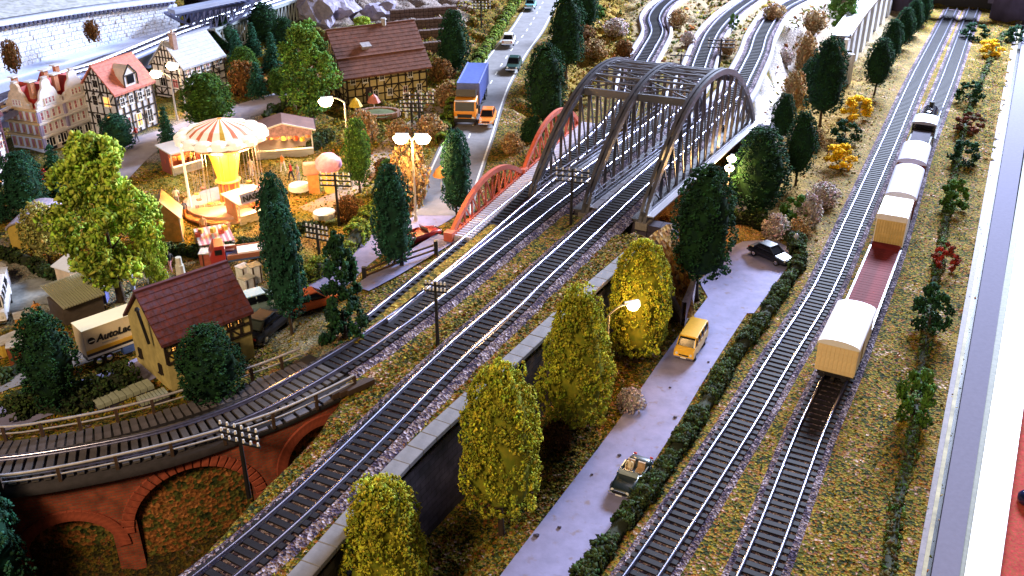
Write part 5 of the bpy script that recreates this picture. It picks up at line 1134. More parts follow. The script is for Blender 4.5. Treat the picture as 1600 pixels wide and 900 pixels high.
def car(name,label,cat,p,rz,paint,kind='saloon',sc=1.0,dark=False,group=None,driver=False):
    t=thing(name,label,cat,tuple(p),rz,group); t.scale=(sc,)*3
    if kind=='van':
        secs=[(2.15,.35,.62,.80,.78),(2.12,.33,1.05,.84,.80),(1.75,.30,1.15,.86,.80),(1.35,.30,1.18,.86,.80),(-2.05,.30,1.20,.86,.80),(-2.15,.36,1.15,.84,.78)]
        loft_body(secs).build('body',paint,t,smooth=False)
        cab=[(1.72,1.14,1.16,.79,.77),(1.30,1.14,1.80,.80,.70),(1.1,1.14,1.90,.80,.70),(-1.95,1.14,1.92,.80,.70),(-2.12,1.14,1.80,.79,.68)]
        loft_body([(a,b,c-.14,d-.01,e) for a,b,c,d,e in cab]).build('windows',M_GLASSD,t)
        rf=MB().box((-.42,0,1.84),(3.3,1.42,.14)); rf.build('roof',paint,t,bevel=.05,segs=2)
        for x in (1.0,.15,-.75,-1.95):
            for s_ in (-1,1): beam('pillar',paint,t,(x+.05,s_*.80,1.16),(x,s_*.725,1.82),.10,.05)
        for s_ in (-1,1): beam('pillar',paint,t,(1.70,s_*.74,1.16),(1.28,s_*.66,1.82),.08,.08)
        wheels(t,(1.4,-1.3),.78,.32); zl,xl,wb=.72,2.15,.58
    elif kind=='open':
        loft_body([(2.1,.38,.60,.62,.5),(1.9,.28,.74,.76,.62),(1.2,.24,.84,.82,.72),(.55,.24,.88,.84,.76),(-.2,.24,.62,.84,.80),(-.95,.24,.62,.84,.80),(-1.0,.24,.90,.84,.76),(-1.8,.28,.82,.78,.64),(-2.1,.4,.64,.6,.46)]).build('body',paint,t,smooth=True)
        for s_ in (-1,1): blk('door',paint,t,(-.2,s_*.80,.66),(1.5,.08,.42))
        beam('windscreen_frame',M_CHROME,t,(.5,-.66,1.22),(.5,.66,1.22),.05,.05); blk('windscreen',mat('clear_glass',(.35,.42,.48),.05,spec=1),t,(.58,0,1.04),(.03,1.3,.34),(0,-.35,0))
        for s_ in (-1,1):
            blk('seat',mat('seat_tan',(.45,.28,.14),.7),t,(-.55,s_*.36,.62),(.6,.5,.16)); blk('backrest',mat('seat_tan',(.45,.28,.14),.7),t,(-.85,s_*.36,.86),(.14,.5,.5),(0,-.15,0))
        blk('tonneau',mat('cockpit_dark',(.02,.018,.018),.8),t,(-.3,0,.52),(1.4,1.4,.06)); wheels(t,(1.35,-1.3),.76,.31); zl,xl,wb=.60,2.03,.52
    else:
        hi=1.42 if kind=='saloon' else 1.28
        loft_body([(2.12,.36,.58,.66,.56),(2.0,.28,.72,.78,.68),(1.1,.24,.84,.84,.74),(.8,.24,.88,.84,.74),(-1.3,.24,.90,.84,.74),(-2.0,.28,.86,.80,.68),(-2.15,.4,.72,.7,.58)]).build('body',paint,t,smooth=False)
        xr=-1.35 if kind=='saloon' else -1.7
        loft_body([(.95,.84,.87,.72,.70),(.30,.84,hi-.08,.72,.60),(-.2,.84,hi-.05,.72,.60),(-.9,.84,hi-.06,.72,.58),(xr-.15,.84,.88,.70,.66)]).build('windows',M_GLASSD,t)
        MB().box((-.35,0,hi-.02),(1.35,1.16,.09)).build('roof',paint,t,bevel=.03)
        for s_ in (-1,1):
            beam('pillar',paint,t,(.95,s_*.70,.86),(.28,s_*.58,hi-.02),.07,.07); beam('pillar',paint,t,(-.35,s_*.73,.86),(-.35,s_*.60,hi-.02),.08,.05); beam('pillar',paint,t,(xr-.1,s_*.70,.86),(-1.0,s_*.58,hi-.02),.11,.08)
        wheels(t,(1.32,-1.3),.76,.31); zl,xl,wb=.62,2.08,.55
    for s_ in (-1,1):
        MB().tube((0,0,0),(.05,0,0),.12,.10,10).build('headlight',mat('headlight_glass',(.8,.8,.75),.1),t,(xl,s_*wb,zl)); blk('tail_light',mat('tail_red',(.5,.02,.01),.3),t,(-2.14,s_*.58,.68),(.05,.22,.13))
    for x in (2.16,-2.18): blk('bumper',M_CHROME if not dark else M_BLK,t,(x,0,.42),(.12,1.5,.14))
    blk('number_plate',M_WHITE,t,(2.23,0,.42),(.02,.45,.10)); blk('grille',M_BLK,t,(2.12,0,.60),(.06,.8,.14))
    return t
def heading(a,b): d=P(*b)-P(*a); return math.atan2(d.y,d.x)
z_=.06
car('van','yellow van with dark windscreen facing the viewer at the verge of the lower road','van',P(1079,546,z_),heading((1092,520),(1066,562)),car_paint('yellow',(.86,.50,.03)),'van',.88)
car('parked_car','shiny black car parked at an angle in the turning place','car',P(1203,404,z_),heading((1180,390),(1230,412)),car_paint('black',(.008,.010,.02)),'saloon',.92,True)
c_=car('open_car','dark green open car with a driver and tan seats beside the long hedge','car',P(986,752,z_),heading((1004,728),(966,785)),car_paint('dark_green',(.006,.016,.018)),'open',.88)
HZ=LZ+.28
car('moving_car','orange car driving towards the viewer beside the blue lorry','car',P(762,190,HZ),heading((770,160),(756,200)),car_paint('orange',(.85,.26,.03)),'saloon',.95,group='cars on the highway')
car('moving_car','dark green car in the middle of the highway above the orange one','car',P(803,107,HZ),heading((815,80),(795,120)),car_paint('bottle_green',(.02,.06,.05)),'saloon',1,group='cars on the highway')
car('moving_car','white car on the highway between the lorry and the teal car','car',P(795,68,HZ),heading((785,90),(802,50)),car_paint('white',(.8,.8,.82)),'saloon',1,group='cars on the highway')
car('moving_car','pale teal car at the top edge of the picture on the highway','car',P(829,12,HZ),heading((822,30),(834,0)),car_paint('teal',(.18,.42,.45)),'saloon',1,group='cars on the highway')
# ---- blue articulated lorry
def lorry():
    p=P(730,187,HZ); rz=heading((748,140),(722,200)); t=thing('lorry','blue curtain sided lorry with an orange cab coming down the highway','lorry',tuple(p),rz); t.scale=(1.12,1.02,1.02)
    bl=mat('tarpaulin_blue',(.12,.17,.48),.45,var=.15); og=car_paint('orange_cab',(.90,.33,.02))
    MB().box((-4.9,0,2.3),(7.6,2.3,2.3)).build('trailer_box',bl,t,bevel=.06)
    for k in range(11):
        for s_ in (-1,1): blk('curtain_rib',mat('tarp_rib',(.26,.32,.72),.4),t,(-8.5+k*.72,s_*1.17,2.3),(.07,.05,2.2))
    blk('roof_edge',mat('tarp_rib',(.26,.32,.72),.4),t,(-4.9,1.1,3.46),(7.6,.12,.08)); blk('roof_edge',mat('tarp_rib',(.26,.32,.72),.4),t,(-4.9,-1.1,3.46),(7.6,.12,.08))
    blk('chassis',M_BLK,t,(-3.2,0,.85),(9.6,.9,.35))
    cb=MB().prism([(1.6,.5),(1.65,1.35),(1.35,2.35),(.1,2.5),(-.3,2.5),(-.3,.5)],2.2).build('cab',og,t,bevel=.06)
    blk('windscreen',M_GLASSD,t,(1.52,0,1.86),(.06,1.9,.86),(0,-.29,0)); blk('grille',M_BLK,t,(1.66,0,.95),(.05,1.5,.35)); blk('bumper',M_BLK,t,(1.68,0,.5),(.2,2.2,.35))
    blk('sun_visor',M_WHITE,t,(1.45,0,2.42),(.4,2.0,.06)); blk('roof_deflector',M_BLK,t,(.2,0,2.85),(.9,2.0,.7),(0,-.3,0))
    for s_ in (-1,1):
        blk('side_window',M_GLASSD,t,(.75,s_*1.11,1.85),(.8,.04,.65)); blk('headlight',mat('headlight_glass',(.8,.8,.75),.1),t,(1.68,s_*.85,.8),(.05,.28,.2)); blk('mirror',M_BLK,t,(1.45,s_*1.3,1.9),(.1,.2,.4))
    wheels(t,(.8,-2.0,-6.6,-7.7),1.0,.46)
lorry()
# ---- lettered trailer
def trailer():
    a=P(141,577,LZ+.1); b=P(226,545,LZ+.1); d=b-a; L_=d.length/.78; t=thing('lorry_trailer','cream and ochre box trailer lettered AutoLack standing behind the red roofed cottage','trailer',tuple(a),math.atan2(d.y,d.x)); t.scale=(.78,)*3
    cr=mat('trailer_cream',(.86,.72,.50),.5,var=.05); H0=2.9; D=1.9
    MB().box((L_/2,D/2,.9+1.2),(L_,D,2.3)).build('trailer_box',cr,t,bevel=.04)
    blk('roof_panel',mat('trailer_roof',(.92,.80,.52),.5,var=.04),t,(L_/2,D/2,3.29),(L_+.05,D+.05,.08))
    blk('stripe_band',mat('stripe_ochre',(.75,.42,.03),.5),t,(L_/2,-.03,1.42),(L_,.04,.30)); blk('stripe_line',M_BLK,t,(L_/2,-.035,1.17),(L_,.04,.22)); blk('stripe_band',M_WHITE,t,(L_/2,-.03,.97),(L_,.04,.22))
    blk('under_tank',mat('tank_blue',(.08,.16,.50),.4),t,(L_*.82,.2,.5),(L_*.4,.5,.6)); blk('chassis',M_BLK,t,(L_/2,D/2,.6),(L_*.95,.9,.3)); wheels_=[]
    for x in (.8,1.6,L_*.72):
        o=link('wheel',TY,t,(x,.12,.38),(0,0,0),(1.2,1,1.2)); link('rim',RM,o)
    cu=bpy.data.curves.new('lettering','FONT'); cu.body='AutoLack'; cu.size=.80; cu.extrude=.012; cu.offset=.028; cu.shear=.25; o=bpy.data.objects.new('lettering',cu); COL.objects.link(o); o.parent=t; o.location=(.92,-.05,2.08); o.rotation_euler=(R(90),0,0); cu.materials.append(M_BLK); to_mesh(o)
    m=MB(); 
    for k in range(5): m.tube((.55+.0*k,-.03,2.32),(.55,-.06-.01*k,2.32),.28-.1*(k%2)-.04*k,None,16)
    m.build('emblem',M_BLK,t); blk('emblem_bar',cr,t,(.55,-.12,2.32),(.42,.03,.07)); blk('small_print',mat('small_print_grey',(.45,.42,.40),.6),t,(1.9,-.03,1.83),(1.2,.02,.14))
    # corrugated roofed open shed behind
    a=P(103,508,LZ+.2); b=P(168,484,LZ+.2); d=b-a; L2=d.length; s_=thing('corrugated_shed','small shed with grey green corrugated roof behind the lettered trailer','shed',tuple(a),math.atan2(d.y,d.x))
    g_=mat('corrugated_sheet',(.50,.50,.36),.5,.2,var=.15); n=16
    blk('shed_wall',mat('shed_dark',(.08,.06,.05),.8),s_,(L2/2,1.3,.5),(L2*.95,2.2,1.3))
    for k in range(n): beam('roof_sheet',g_,s_,(L2*(k+.5)/n,-.2,1.25),(L2*(k+.5)/n,3.0,1.75),L2/n*.72,.10)
trailer()
# ---- other vehicles and clutter of the yard
car('parked_car','white car half hidden behind the dark tree right of the cottage','car',G(407,486)+Vector((0,0,.1)),.6,car_paint('mint_white',(.62,.75,.68)),'saloon',1.0,group='cars parked by the cottage')
car('parked_car','dark car with black roof standing nearer the cottage than the white one','car',G(418,520)+Vector((0,0,.1)),1.2,car_paint('night',(.01,.012,.02)),'saloon',1.0,True,group='cars parked by the cottage')
car('parked_car','orange car behind the ragged dark pine','car',G(488,482)+Vector((0,0,.1)),.6,car_paint('red_orange',(.85,.14,.02)),'saloon',.9,group='cars parked by the cottage')
car('cabin_van','white delivery van cut off by the picture edge in the yard','van',G(-4,492)+Vector((0,0,.1)),-1.2,car_paint('white',(.8,.8,.82)),'van',1.0)
car('parked_car','red open topped car on the pavement behind the dark column tree','car',G(655,378)+Vector((0,0,.12)),.7,car_paint('wine',(.40,.03,.03)),'open',.85)
def flat_truck():
    p=G(385,412)+Vector((0,0,.1)); t=thing('flatbed_truck','small blue flatbed truck with a red cab and white load by the stalls','truck',tuple(p),.35)
    blk('flatbed',mat('bed_blue',(.06,.10,.22),.5),t,(.3,0,.7),(3.2,1.7,.18)); blk('load',M_WHITE,t,(.5,0,.95),(2.0,1.2,.35)); MB().prism([(-1.4,.4),(-2.4,.4),(-2.5,1.1),(-2.1,1.9),(-1.4,1.9)],1.6).build('cab',car_paint('cab_red',(.42,.03,.03)),t,bevel=.04)
    blk('side_window',M_GLASSD,t,(-1.85,-.81,1.45),(.5,.03,.4)); 
    for s_ in (-1,1): blk('side_board',mat('bed_rust',(.30,.10,.05),.7),t,(.3,s_*.86,.95),(3.2,.07,.35))
    wheels(t,(-1.8,1.2),.75,.34)
flat_truck()
# ================================================================ GOODS TRAIN
def train():
    xy,tn=smooth_line(B_W,.2); ys=xy[:,1]
    def at(px,py): p=P(px,py,.4); i=int(np.argmin(np.abs(ys-p.y))); return i
    def frame_at(i): return (xy[i][0],xy[i][1]),math.atan2(tn[i][1],tn[i][0])
    G_='wagons of the goods train'
    def wagon(y0p,y1p,name,label):
        i0=int(np.argmin(np.abs(ys-P(1388,y0p,.6).y))); i1=int(np.argmin(np.abs(ys-P(1388,y1p,.6).y))); i=(i0+i1)//2; L_=np.linalg.norm(xy[i1]-xy[i0]); d=xy[i1]-xy[i0]
        c=(xy[i0]+xy[i1])/2; t=thing(name,label,'wagon' if 'loco' not in name else 'locomotive',(c[0],c[1],.45),math.atan2(d[1],d[0]),G_ if 'loco' not in name else None); return t,L_
    def running(t,L_,xs=None):
        blk('underframe',M_BLK,t,(0,0,.72),(L_-.25,2.2,.28))
        for x in (xs or (-L_*.32,L_*.32)):
            for s_ in (-1,1):
                w_=MB().tube((0,-.07,0),(0,.07,0),.45,.45,16).build('wheel',mat('wheel_steel',(.10,.09,.09),.4,.6),t,(x,s_*.76,.42)); blk('axle_box',M_BLK,t,(x,s_*1.02,.48),(.35,.22,.35))
        for e in (-1,1):
            for s_ in (-1,1): MB().tube((0,0,0),(e*.32,0,0),.07,.07,8).tube((e*.3,0,0),(e*.36,0,0),.2,.2,12).build('buffer',M_BLK,t,(e*L_/2-e*.12,s_*.7,.8))
            blk('coupler',M_BLK,t,(e*(L_/2+.1),0,.62),(.5,.2,.12))
    def boxwagon(t,L_,side,end,roof,W=2.45,hw=3.05,boards=9,curve=.5):
        MB().box((0,0,.85+(hw-.85)/2),(L_-.3,W,hw-.85)).build('body',side,t)
        for e in (-1,1):
            bm_=MB().box((0,0,0),(.05,W/boards-.03,hw-1.0)).mesh('end_board',end)
            for k in range(boards): link('end_board',bm_,t,(e*((L_-.3)/2+.02),-W/2+(k+.5)*W/boards,.92+(hw-.95)/2))
        n=int((L_-.3)/.34)
        for s_ in (-1,1):
            sm=MB().box((0,0,0),((L_-.3)/n-.03,.05,hw-1.0)).mesh('side_board',side)
            for k in range(n): link('side_board',sm,t,(-(L_-.3)/2+(k+.5)*(L_-.3)/n,s_*(W/2+.02),.92+(hw-.95)/2))
            blk('sliding_door',side,t,(0,s_*(W/2+.07),.95+(hw-1.0)/2),(1.7,.06,hw-1.15))
        pr=[(-(W/2+.12),hw-.05)]+[((W/2+.12)*math.sin(a),hw+curve*math.cos(a)**1.0*1.0) for a in np.linspace(-math.pi/2,math.pi/2,13)]+[((W/2+.12),hw-.05)]
        MB().prism([(a,b) for a,b in pr],L_-.1,'x').build('roof',roof,t,smooth=False)
        m=MB().prism([(W/2*math.sin(a),hw-.02+(curve-.05)*math.cos(a)) for a in np.linspace(-math.pi/2,math.pi/2,11)],L_-.28,'x').build('roof_gable',end,t)
        running(t,L_)
    wh=mat('roof_white',(.84,.83,.84),.5,var=.06,vs_=1.2); og=mat('wagon_cream',(.84,.64,.34),.55,var=.08); ow=mat('wagon_white_side',(.80,.70,.52),.55,var=.06)
    t,L_=wagon(598,532,'covered_wagon','last goods wagon, cream ended with a white roof, nearest the viewer'); boxwagon(t,L_,og,og,wh,2.5,3.0,9,.42)
    mat('wagon_board_red',(.15,.018,.022),.8,var=.5,vs_=.8,spec=.2)
    t,L_=wagon(528,402,'open_wagon','long low wagon with brown red floor between the cream wagon and the square white one')
    blk('floor',mat('wagon_floor_red',(.22,.03,.03),.85,spec=.15,var=.4,vs_=1),t,(0,0,.98),(L_-.2,2.3,.16))
    for s_ in (-1,1):
        blk('side_sill',mat('sill_lilac',(.40,.34,.50),.4),t,(0,s_*1.2,.98),(L_-.2,.14,.34))
        for k in range(9): blk('stake_pocket',M_BLK,t,(-L_/2+.6+k*(L_-1.2)/8,s_*1.29,.95),(.12,.06,.3))
    n=int(L_/.45); fm=MB().box((0,0,0),(.41,2.26,.05)).mesh('floor_board',mat('wagon_board_red',(.15,.018,.022),.8,var=.5,vs_=.8,spec=.2))
    for k in range(n): link('floor_board',fm,t,(-L_/2+.3+k*(L_-.5)/n,0,1.08+random.uniform(0,.012)))
    for e in (-1,1): blk('end_board',mat('wagon_board_red',(.30,.06,.05)),t,(e*(L_/2-.15),0,1.25),(.12,2.3,.5))
    running(t,L_)
    t,L_=wagon(397,364,'covered_wagon','square white topped wagon with ribbed yellow end, in front of the open wagon')
    MB().box((0,0,2.25),(L_-.25,2.45,2.8)).build('body',mat('container_white',(.85,.82,.80),.5,var=.04),t,bevel=.08,segs=2)
    rb=MB().box((0,0,0),(.07,.07,2.2)).mesh('end_rib',mat('rib_yellow',(.62,.42,.14),.6)); 
    for e in (-1,1):
        blk('end_panel',mat('panel_ochre',(.70,.52,.22),.6),t,(e*(L_-.25)/2,0,2.0),(.06,2.3,2.3))
        for k in range(11): link('end_rib',rb,t,(e*((L_-.25)/2+.05),-1.1+k*.22,2.0))
    running(t,L_)
    dk=mat('wagon_dark_red',(.14,.02,.015),.6,var=.3); rl=mat('roof_lilac_white',(.56,.56,.72),.45,var=.06)
    t,L_=wagon(353,305,'covered_wagon','covered wagon with rounded pale roof and dark red end behind the square one'); boxwagon(t,L_,dk,dk,rl,2.5,2.9,9,.55)
    t,L_=wagon(297,267,'covered_wagon','covered wagon with rounded pale roof next to the locomotive tender'); boxwagon(t,L_,dk,dk,rl,2.5,2.9,9,.55)
    t,L_=wagon(260,196,'steam_locomotive','black steam locomotive pulling the goods train towards the tunnel')
    bk=mat('loco_black',(.012,.013,.02),.22,.1,var=.2,coat=.5)
    hl=L_/2; running(t,L_,(-hl*.75,-hl*.45,0.1,hl*.25,hl*.5,hl*.8))
    MB().box((-hl*.68,0,1.75),(L_*.30,2.3,1.7)).build('tender',bk,t,bevel=.06); blk('coal_load',M_DKST,t,(-hl*.68,0,2.65),(L_*.24,1.8,.3))
    MB().box((-hl*.18,0,2.1),(L_*.16,2.4,2.4)).build('cab',bk,t,bevel=.05)
    MB().prism([(1.35*math.sin(a),3.3+.35*math.cos(a)) for a in np.linspace(-1.57,1.57,9)],L_*.2,'x').build('cab_roof',mat('cab_roof_grey',(.30,.32,.42),.4),t,(-hl*.18,0,0))
    MB().tube((-hl*.05,0,2.15),(hl*.85,0,2.15),.82,.82,20).build('boiler',bk,t,smooth=False); MB().tube((hl*.85,0,2.15),(hl*.93,0,2.15),.84,.6,20).build('smokebox_door',bk,t)
    MB().tube((hl*.72,0,2.8),(hl*.72,0,3.6),.24,.3,12).build('chimney',bk,t); MB().lathe([(.4,0),(.4,.3),(.25,.5),(0,.55)],12).build('steam_dome',bk,t,(hl*.3,0,2.85)); MB().lathe([(.35,0),(.33,.3),(0,.45)],12).build('sand_dome',bk,t,(hl*.52,0,2.85))
    for s_ in (-1,1): blk('running_board',bk,t,(hl*.4,s_*1.1,1.25),(L_*.5,.5,.07)); MB().tube((hl*.62,s_*1.0,.85),(hl*.9,s_*1.0,.85),.3,.3,12).build('cylinder',bk,t); blk('smoke_deflector',bk,t,(hl*.78,s_*1.15,2.1),(1.2,.05,1.5))
train()
# ================================================================ STREET LAMPS
M_POST=mat('lamp_post_grey',(.52,.47,.40),.5,.2); M_LAMP=mat('lamp_glow',(1,.85,.6),.4,emit=(1,.72,.34),es=30)
def glow(parent,loc,power,col=(1,.55,.20),r=.25):
    l=bpy.data.lights.new('bulb','POINT'); l.energy=power; l.color=col; l.shadow_soft_size=r; o=bpy.data.objects.new('bulb',l); COL.objects.link(o); o.location=loc; o.parent=parent
def lamp(label,px,yb,yt,heads,z=None,power=900,lit=True,hd=1.3,group='lit street lamps'):
    p=G(px,yb,z); H_=HT(p.y,yt)-p.z; t=thing('street_lamp',label,'street lamp',tuple(p),0,group)
    MB().tube((0,0,0),(0,0,.5),.17,.15,10).tube((0,0,.5),(0,0,H_),.10,.065,10).build('post',M_POST,t)
    for (dx,dy,dz) in heads:
        v=Vector((dx,dy,0)); pts=[Vector((0,0,H_))+v*u*hd+Vector((0,0,.45*math.sin(u*math.pi*.6)+dz*u)) for u in (0,.2,.4,.6,.8,1)]; m=MB(); m.path(pts,.055,6); m.build('arm',M_POST,t)
        e=pts[-1]; rz=math.atan2(dy,dx); h=MB().add([(-.1,-.1,0),(-.1,.1,0),(.95,.20,-.05),(.95,-.20,-.05),(-.1,-.08,.18),(-.1,.08,.18),(.9,.15,.16),(.9,-.15,.16)],[(0,1,2,3),(7,6,5,4),(0,4,5,1),(1,5,6,2),(2,6,7,3),(3,7,4,0)]).build('lamp_head',mat('lamp_head_white',(.85,.82,.75),.5),t,tuple(e),(0,0,rz))
        if lit:
            k_=1.0 if z==0 else 1.45
            MB().lathe([(0,-.46*k_),(.30*k_,-.36*k_),(.44*k_,-.10*k_),(.30*k_,.04)],12).build('bulb_cover',M_LAMP,h,(.5,0,-.02)); glow(t,tuple(e+Vector((math.cos(rz)*.5,math.sin(rz)*.5,-.85))),power)
    return t
lamp('tall lit lamp with one hooked head above the fairground',549,292,160,[(-1,-.3,0)],None,1500,hd=1.0)
lamp('double headed lit lamp at the bend of the town road',650,346,222,[(-1,0,.1),(1,-.1,.1)],None,1000,hd=.35)
lamp('twin headed lit lamp beside the tall dark tree at the turning place',1130,352,262,[(-.25,-1,.0),(.3,.8,.3)],0,600,hd=.35)
lamp('lit lamp reaching over the olive yellow trees above the retaining wall',944,628,492,[(1,.35,.1)],0,500,hd=1.1)
lamp('white headed lamp in front of the grey roofed house, left of a matching one',277,188,122,[(-1,.3,.1)],None,300,hd=1.1)
lamp('white headed lamp in front of the grey roofed house, right of a matching one',292,182,112,[(-.4,.2,.3)],None,300,hd=.9)
# ---- telegraph poles
def pole(label,px,yb,yt,z=None,arms=3,aw=1.5,yaw=.5,group='telegraph poles'):
    p=G(px,yb,z); H_=HT(p.y,yt)-p.z; t=thing('telegraph_pole',label,'telegraph pole',tuple(p),yaw,group); MB().tube((0,0,-.1),(0,0,H_),.13,.09,8).build('post',M_BLK,t)
    for k in range(arms):
        zz=H_-.22-k*.42; a=blk('cross_arm',M_BLK,t,(0,0,zz),(aw*2,.12,.12))
        m=MB(); 
        for i in range(6): x=(-aw+.12+i*(2*aw-.24)/5); m.tube((x,0,.05),(x,0,.24),.07,.05,6)
        o=m.build('insulators',mat('insulator_white',(.8,.78,.76),.3),t,(0,0,zz))
    return t
pole('telegraph pole with three cross arms standing over the brick viaduct',389,775,664,4.0,3,1.15,-.35)
pole('slim telegraph pole between the two lines near the picture centre',684,538,440,5.8,2,.7,-.2)
pole('telegraph pole in front of the near portal of the steel bridge',892,350,263,5.8,3,1.35,-.25)
pole('telegraph pole seen against the top of the middle truss',983,205,112,6,2,1.0,-.2)
pole('telegraph pole between far kerbed lines behind the steel bridge',1123,108,60,6,3,1.6,-.1)
pole('short telegraph pole just behind the far portal of the bridge',1062,118,84,6,1,1.3,-.1)
pole('telegraph pole with white insulators on the fairground meadow',530,352,270,5,3,1.25,-.1)
pole('telegraph pole left of the ragged pine with arms above the hedge',501,420,352,5,3,.95,-.4)
pole('taller right one of two telegraph poles in the farmhouse garden',656,205,145,5,3,1.6,-.05)
pole('shorter left one of two telegraph poles in the farmhouse garden',644,198,158,5,3,1.2,-.05)
pole('telegraph pole behind the dark tree left of the highway',712,118,68,5,3,1.7,-.05)
pole('telegraph pole at the top edge left of the highway hedge',752,45,2,5,3,1.4,-.05)
# ================================================================ FAIRGROUND
def fair():
    # wave swinger
    p=G(362,320); t=thing('carousel','lit swing carousel with a white and red striped canopy and glowing yellow column','carousel',tuple(p),0); MPPx=MPP(p)
    zc=HT(p.y,212)-p.z; Rr=63*MPP(p+Vector((0,0,zc))); ztop=HT(p.y,185)-p.z
    cw=mat('canopy_white',(.86,.80,.72),.5,var=.03,emit=(1,.80,.62),es=.45); cr=mat('canopy_red',(.85,.22,.13),.5,emit=(1,.3,.15),es=.15); cy=mat('canopy_yellow',(.86,.58,.10),.5)  # canopy cloth set to glow, standing for its overexposed whites
    N=16
    for i in range(N):
        a0,a1=2*math.pi*i/N,2*math.pi*(i+1)/N; m=MB(); pr=[(Rr,zc),(Rr*.62,zc+(ztop-zc)*.60),(.25,ztop)]
        k=(i%4); split=.5
        m.lathe([(r,z) for r,z in pr],3,a0=a0,a1=a0+(a1-a0)*.6).build('canopy_panel',cw,t); MB().lathe([(r,z+.004) for r,z in pr],2,a0=a0+(a1-a0)*.6,a1=a1).build('canopy_stripe',cr if i%4 else cy,t)
        am=(a0+a1)/2; MB().lathe([(Rr*.25,-.1),(Rr*.25,.2),(Rr*.18,.42),(Rr*.08,.52),(0,.54)],12).build('scallop',cw,t,(Rr*.90*math.cos(am),Rr*.90*math.sin(am),zc-.05))
    rim=MB().lathe([(Rr*1.03,-.15),(Rr*1.06,.28),(Rr*.98,.30)],48).build('rim_band',mat('rim_cream',(.86,.78,.66),.5),t,(0,0,zc)); 
    MB().lathe([(Rr*.80,-.75),(Rr*.98,-.42),(Rr*1.03,-.12)],48).build('valance',mat('valance_gold',(.50,.38,.22),.4,var=.3,vs_=3),t,(0,0,zc)); MB().lathe([(.3,-.72),(Rr*.80,-.75)],32).build('ceiling_disc',cy,t,(0,0,zc))
    for i in range(24): a=2*math.pi*i/24; MB().lathe([(0,-.08),(.08,0),(0,.08)],6).build('rim_bulb',M_LAMP if i%3==0 else cw,t,(Rr*1.07*math.cos(a),Rr*1.07*math.sin(a),zc+.02))
    gl=mat('column_glow',(1,.6,.05),.4,var=.35,vs_=1.2,emit=(1,.42,.02),es=1.35); zb=HT(p.y,280)-p.z
    for i in range(12):
        a0,a1=2*math.pi*i/12,2*math.pi*(i+.92)/12; MB().lathe([(Rr*.24,zb),(Rr*.34,zb+(zc-zb)*.45),(Rr*.45,zc-.72)],3,a0=a0,a1=a1).build('glowing_panel',gl,t)
    MB().lathe([(Rr*.30,zb-.12),(Rr*.32,zb),(Rr*.24,zb+.1)],24).build('column_ring',mat('ring_gold',(.85,.60,.15),.35),t)
    MB().lathe([(Rr*.24,.5),(Rr*.24,zb)],10).build('machine_room',mat('machine_red',(.50,.16,.08),.6,var=.5,vs_=4,emit=(1,.3,.1),es=.12),t)
    for i in range(10): a=2*math.pi*i/10; blk('mirror_post',cy,t,(Rr*.25*math.cos(a),Rr*.25*math.sin(a),(zb+.5)/2),(.12,.12,zb-.4),(0,0,a))
    m=MB().lathe([(Rr*1.12,0),(Rr*1.12,.42),(0,.46)],20); m.build('platform',mat('platform_pink',(.74,.55,.50),.5,var=.12),t)
    MB().lathe([(Rr*1.30,0),(Rr*1.30,.16),(Rr*1.1,.18)],20).build('step_ring',mat('step_orange',(.66,.40,.22),.6),t)
    for i in range(12):
        a=2*math.pi*(i+.3)/12; r=Rr*.82; z=zc-.75; s_=blk('swing_seat',cr if i%2 else cy,t,(r*math.cos(a),r*math.sin(a),1.15),(.35,.35,.08),(0,0,a)); 
        for q in (-.14,.14): beam('chain',mat('chain_steel',(.5,.5,.5),.4,.8),t,(r*math.cos(a)+q,r*math.sin(a),1.15),(r*.97*math.cos(a)+q,r*.97*math.sin(a),z),.025,.025)
    glow(t,(0,-Rr*.6,zc-1.3),1500,(1,.5,.12),.5); glow(t,(Rr*.6,-.6,zc-1.5),1000,(1,.5,.2),.4)
    for a in (3.6,): beam('light_mast',cw,t,(Rr*1.0*math.cos(a),Rr*1.0*math.sin(a),0),(Rr*1.0*math.cos(a),Rr*1.0*math.sin(a),zc-.2),.16,.16)
    # stalls
    def stall(name,label,a,b,D,h,wallc,roofm,roof='pitch',sign=None,open_=True,lit=0,apron=None,group='fairground stalls'):
        A=G(*a); B=P(b[0],b[1],A.z); d=B-A; L_=d.length; s_=thing(name,label,'stall',tuple(A),math.atan2(d.y,d.x),group); wm=mat(name+'_wall',wallc,.6,var=.15)
        blk('back_wall',wm,s_,(L_/2,D,h/2),(L_,.08,h))
        for x in (0,L_): blk('side_wall',wm,s_,(x,D*.6,h/2),(.08,D*.8,h)); blk('corner_post',M_WHITE,s_,(x,0,h/2),(.10,.10,h))
        blk('counter',mat('counter_grey',(.40,.44,.52),.6) if apron is None else apron,s_,(L_/2,-.05,.40),(L_,.16,.75)); blk('counter_top',M_WHITE,s_,(L_/2,-.12,.82),(L_+.1,.42,.06))
        g_=random.Random(len(label))
        for k in range(9): blk('goods',mat('goods_'+'abc'[k%3],[(.75,.12,.05),(.85,.55,.08),(.55,.25,.12)][k%3],.6),s_,(L_*(k+.5)/9,D*.55+g_.uniform(-.2,.2),.95+g_.uniform(0,.8)),(.35,.3,.35),(0,0,g_.random()))
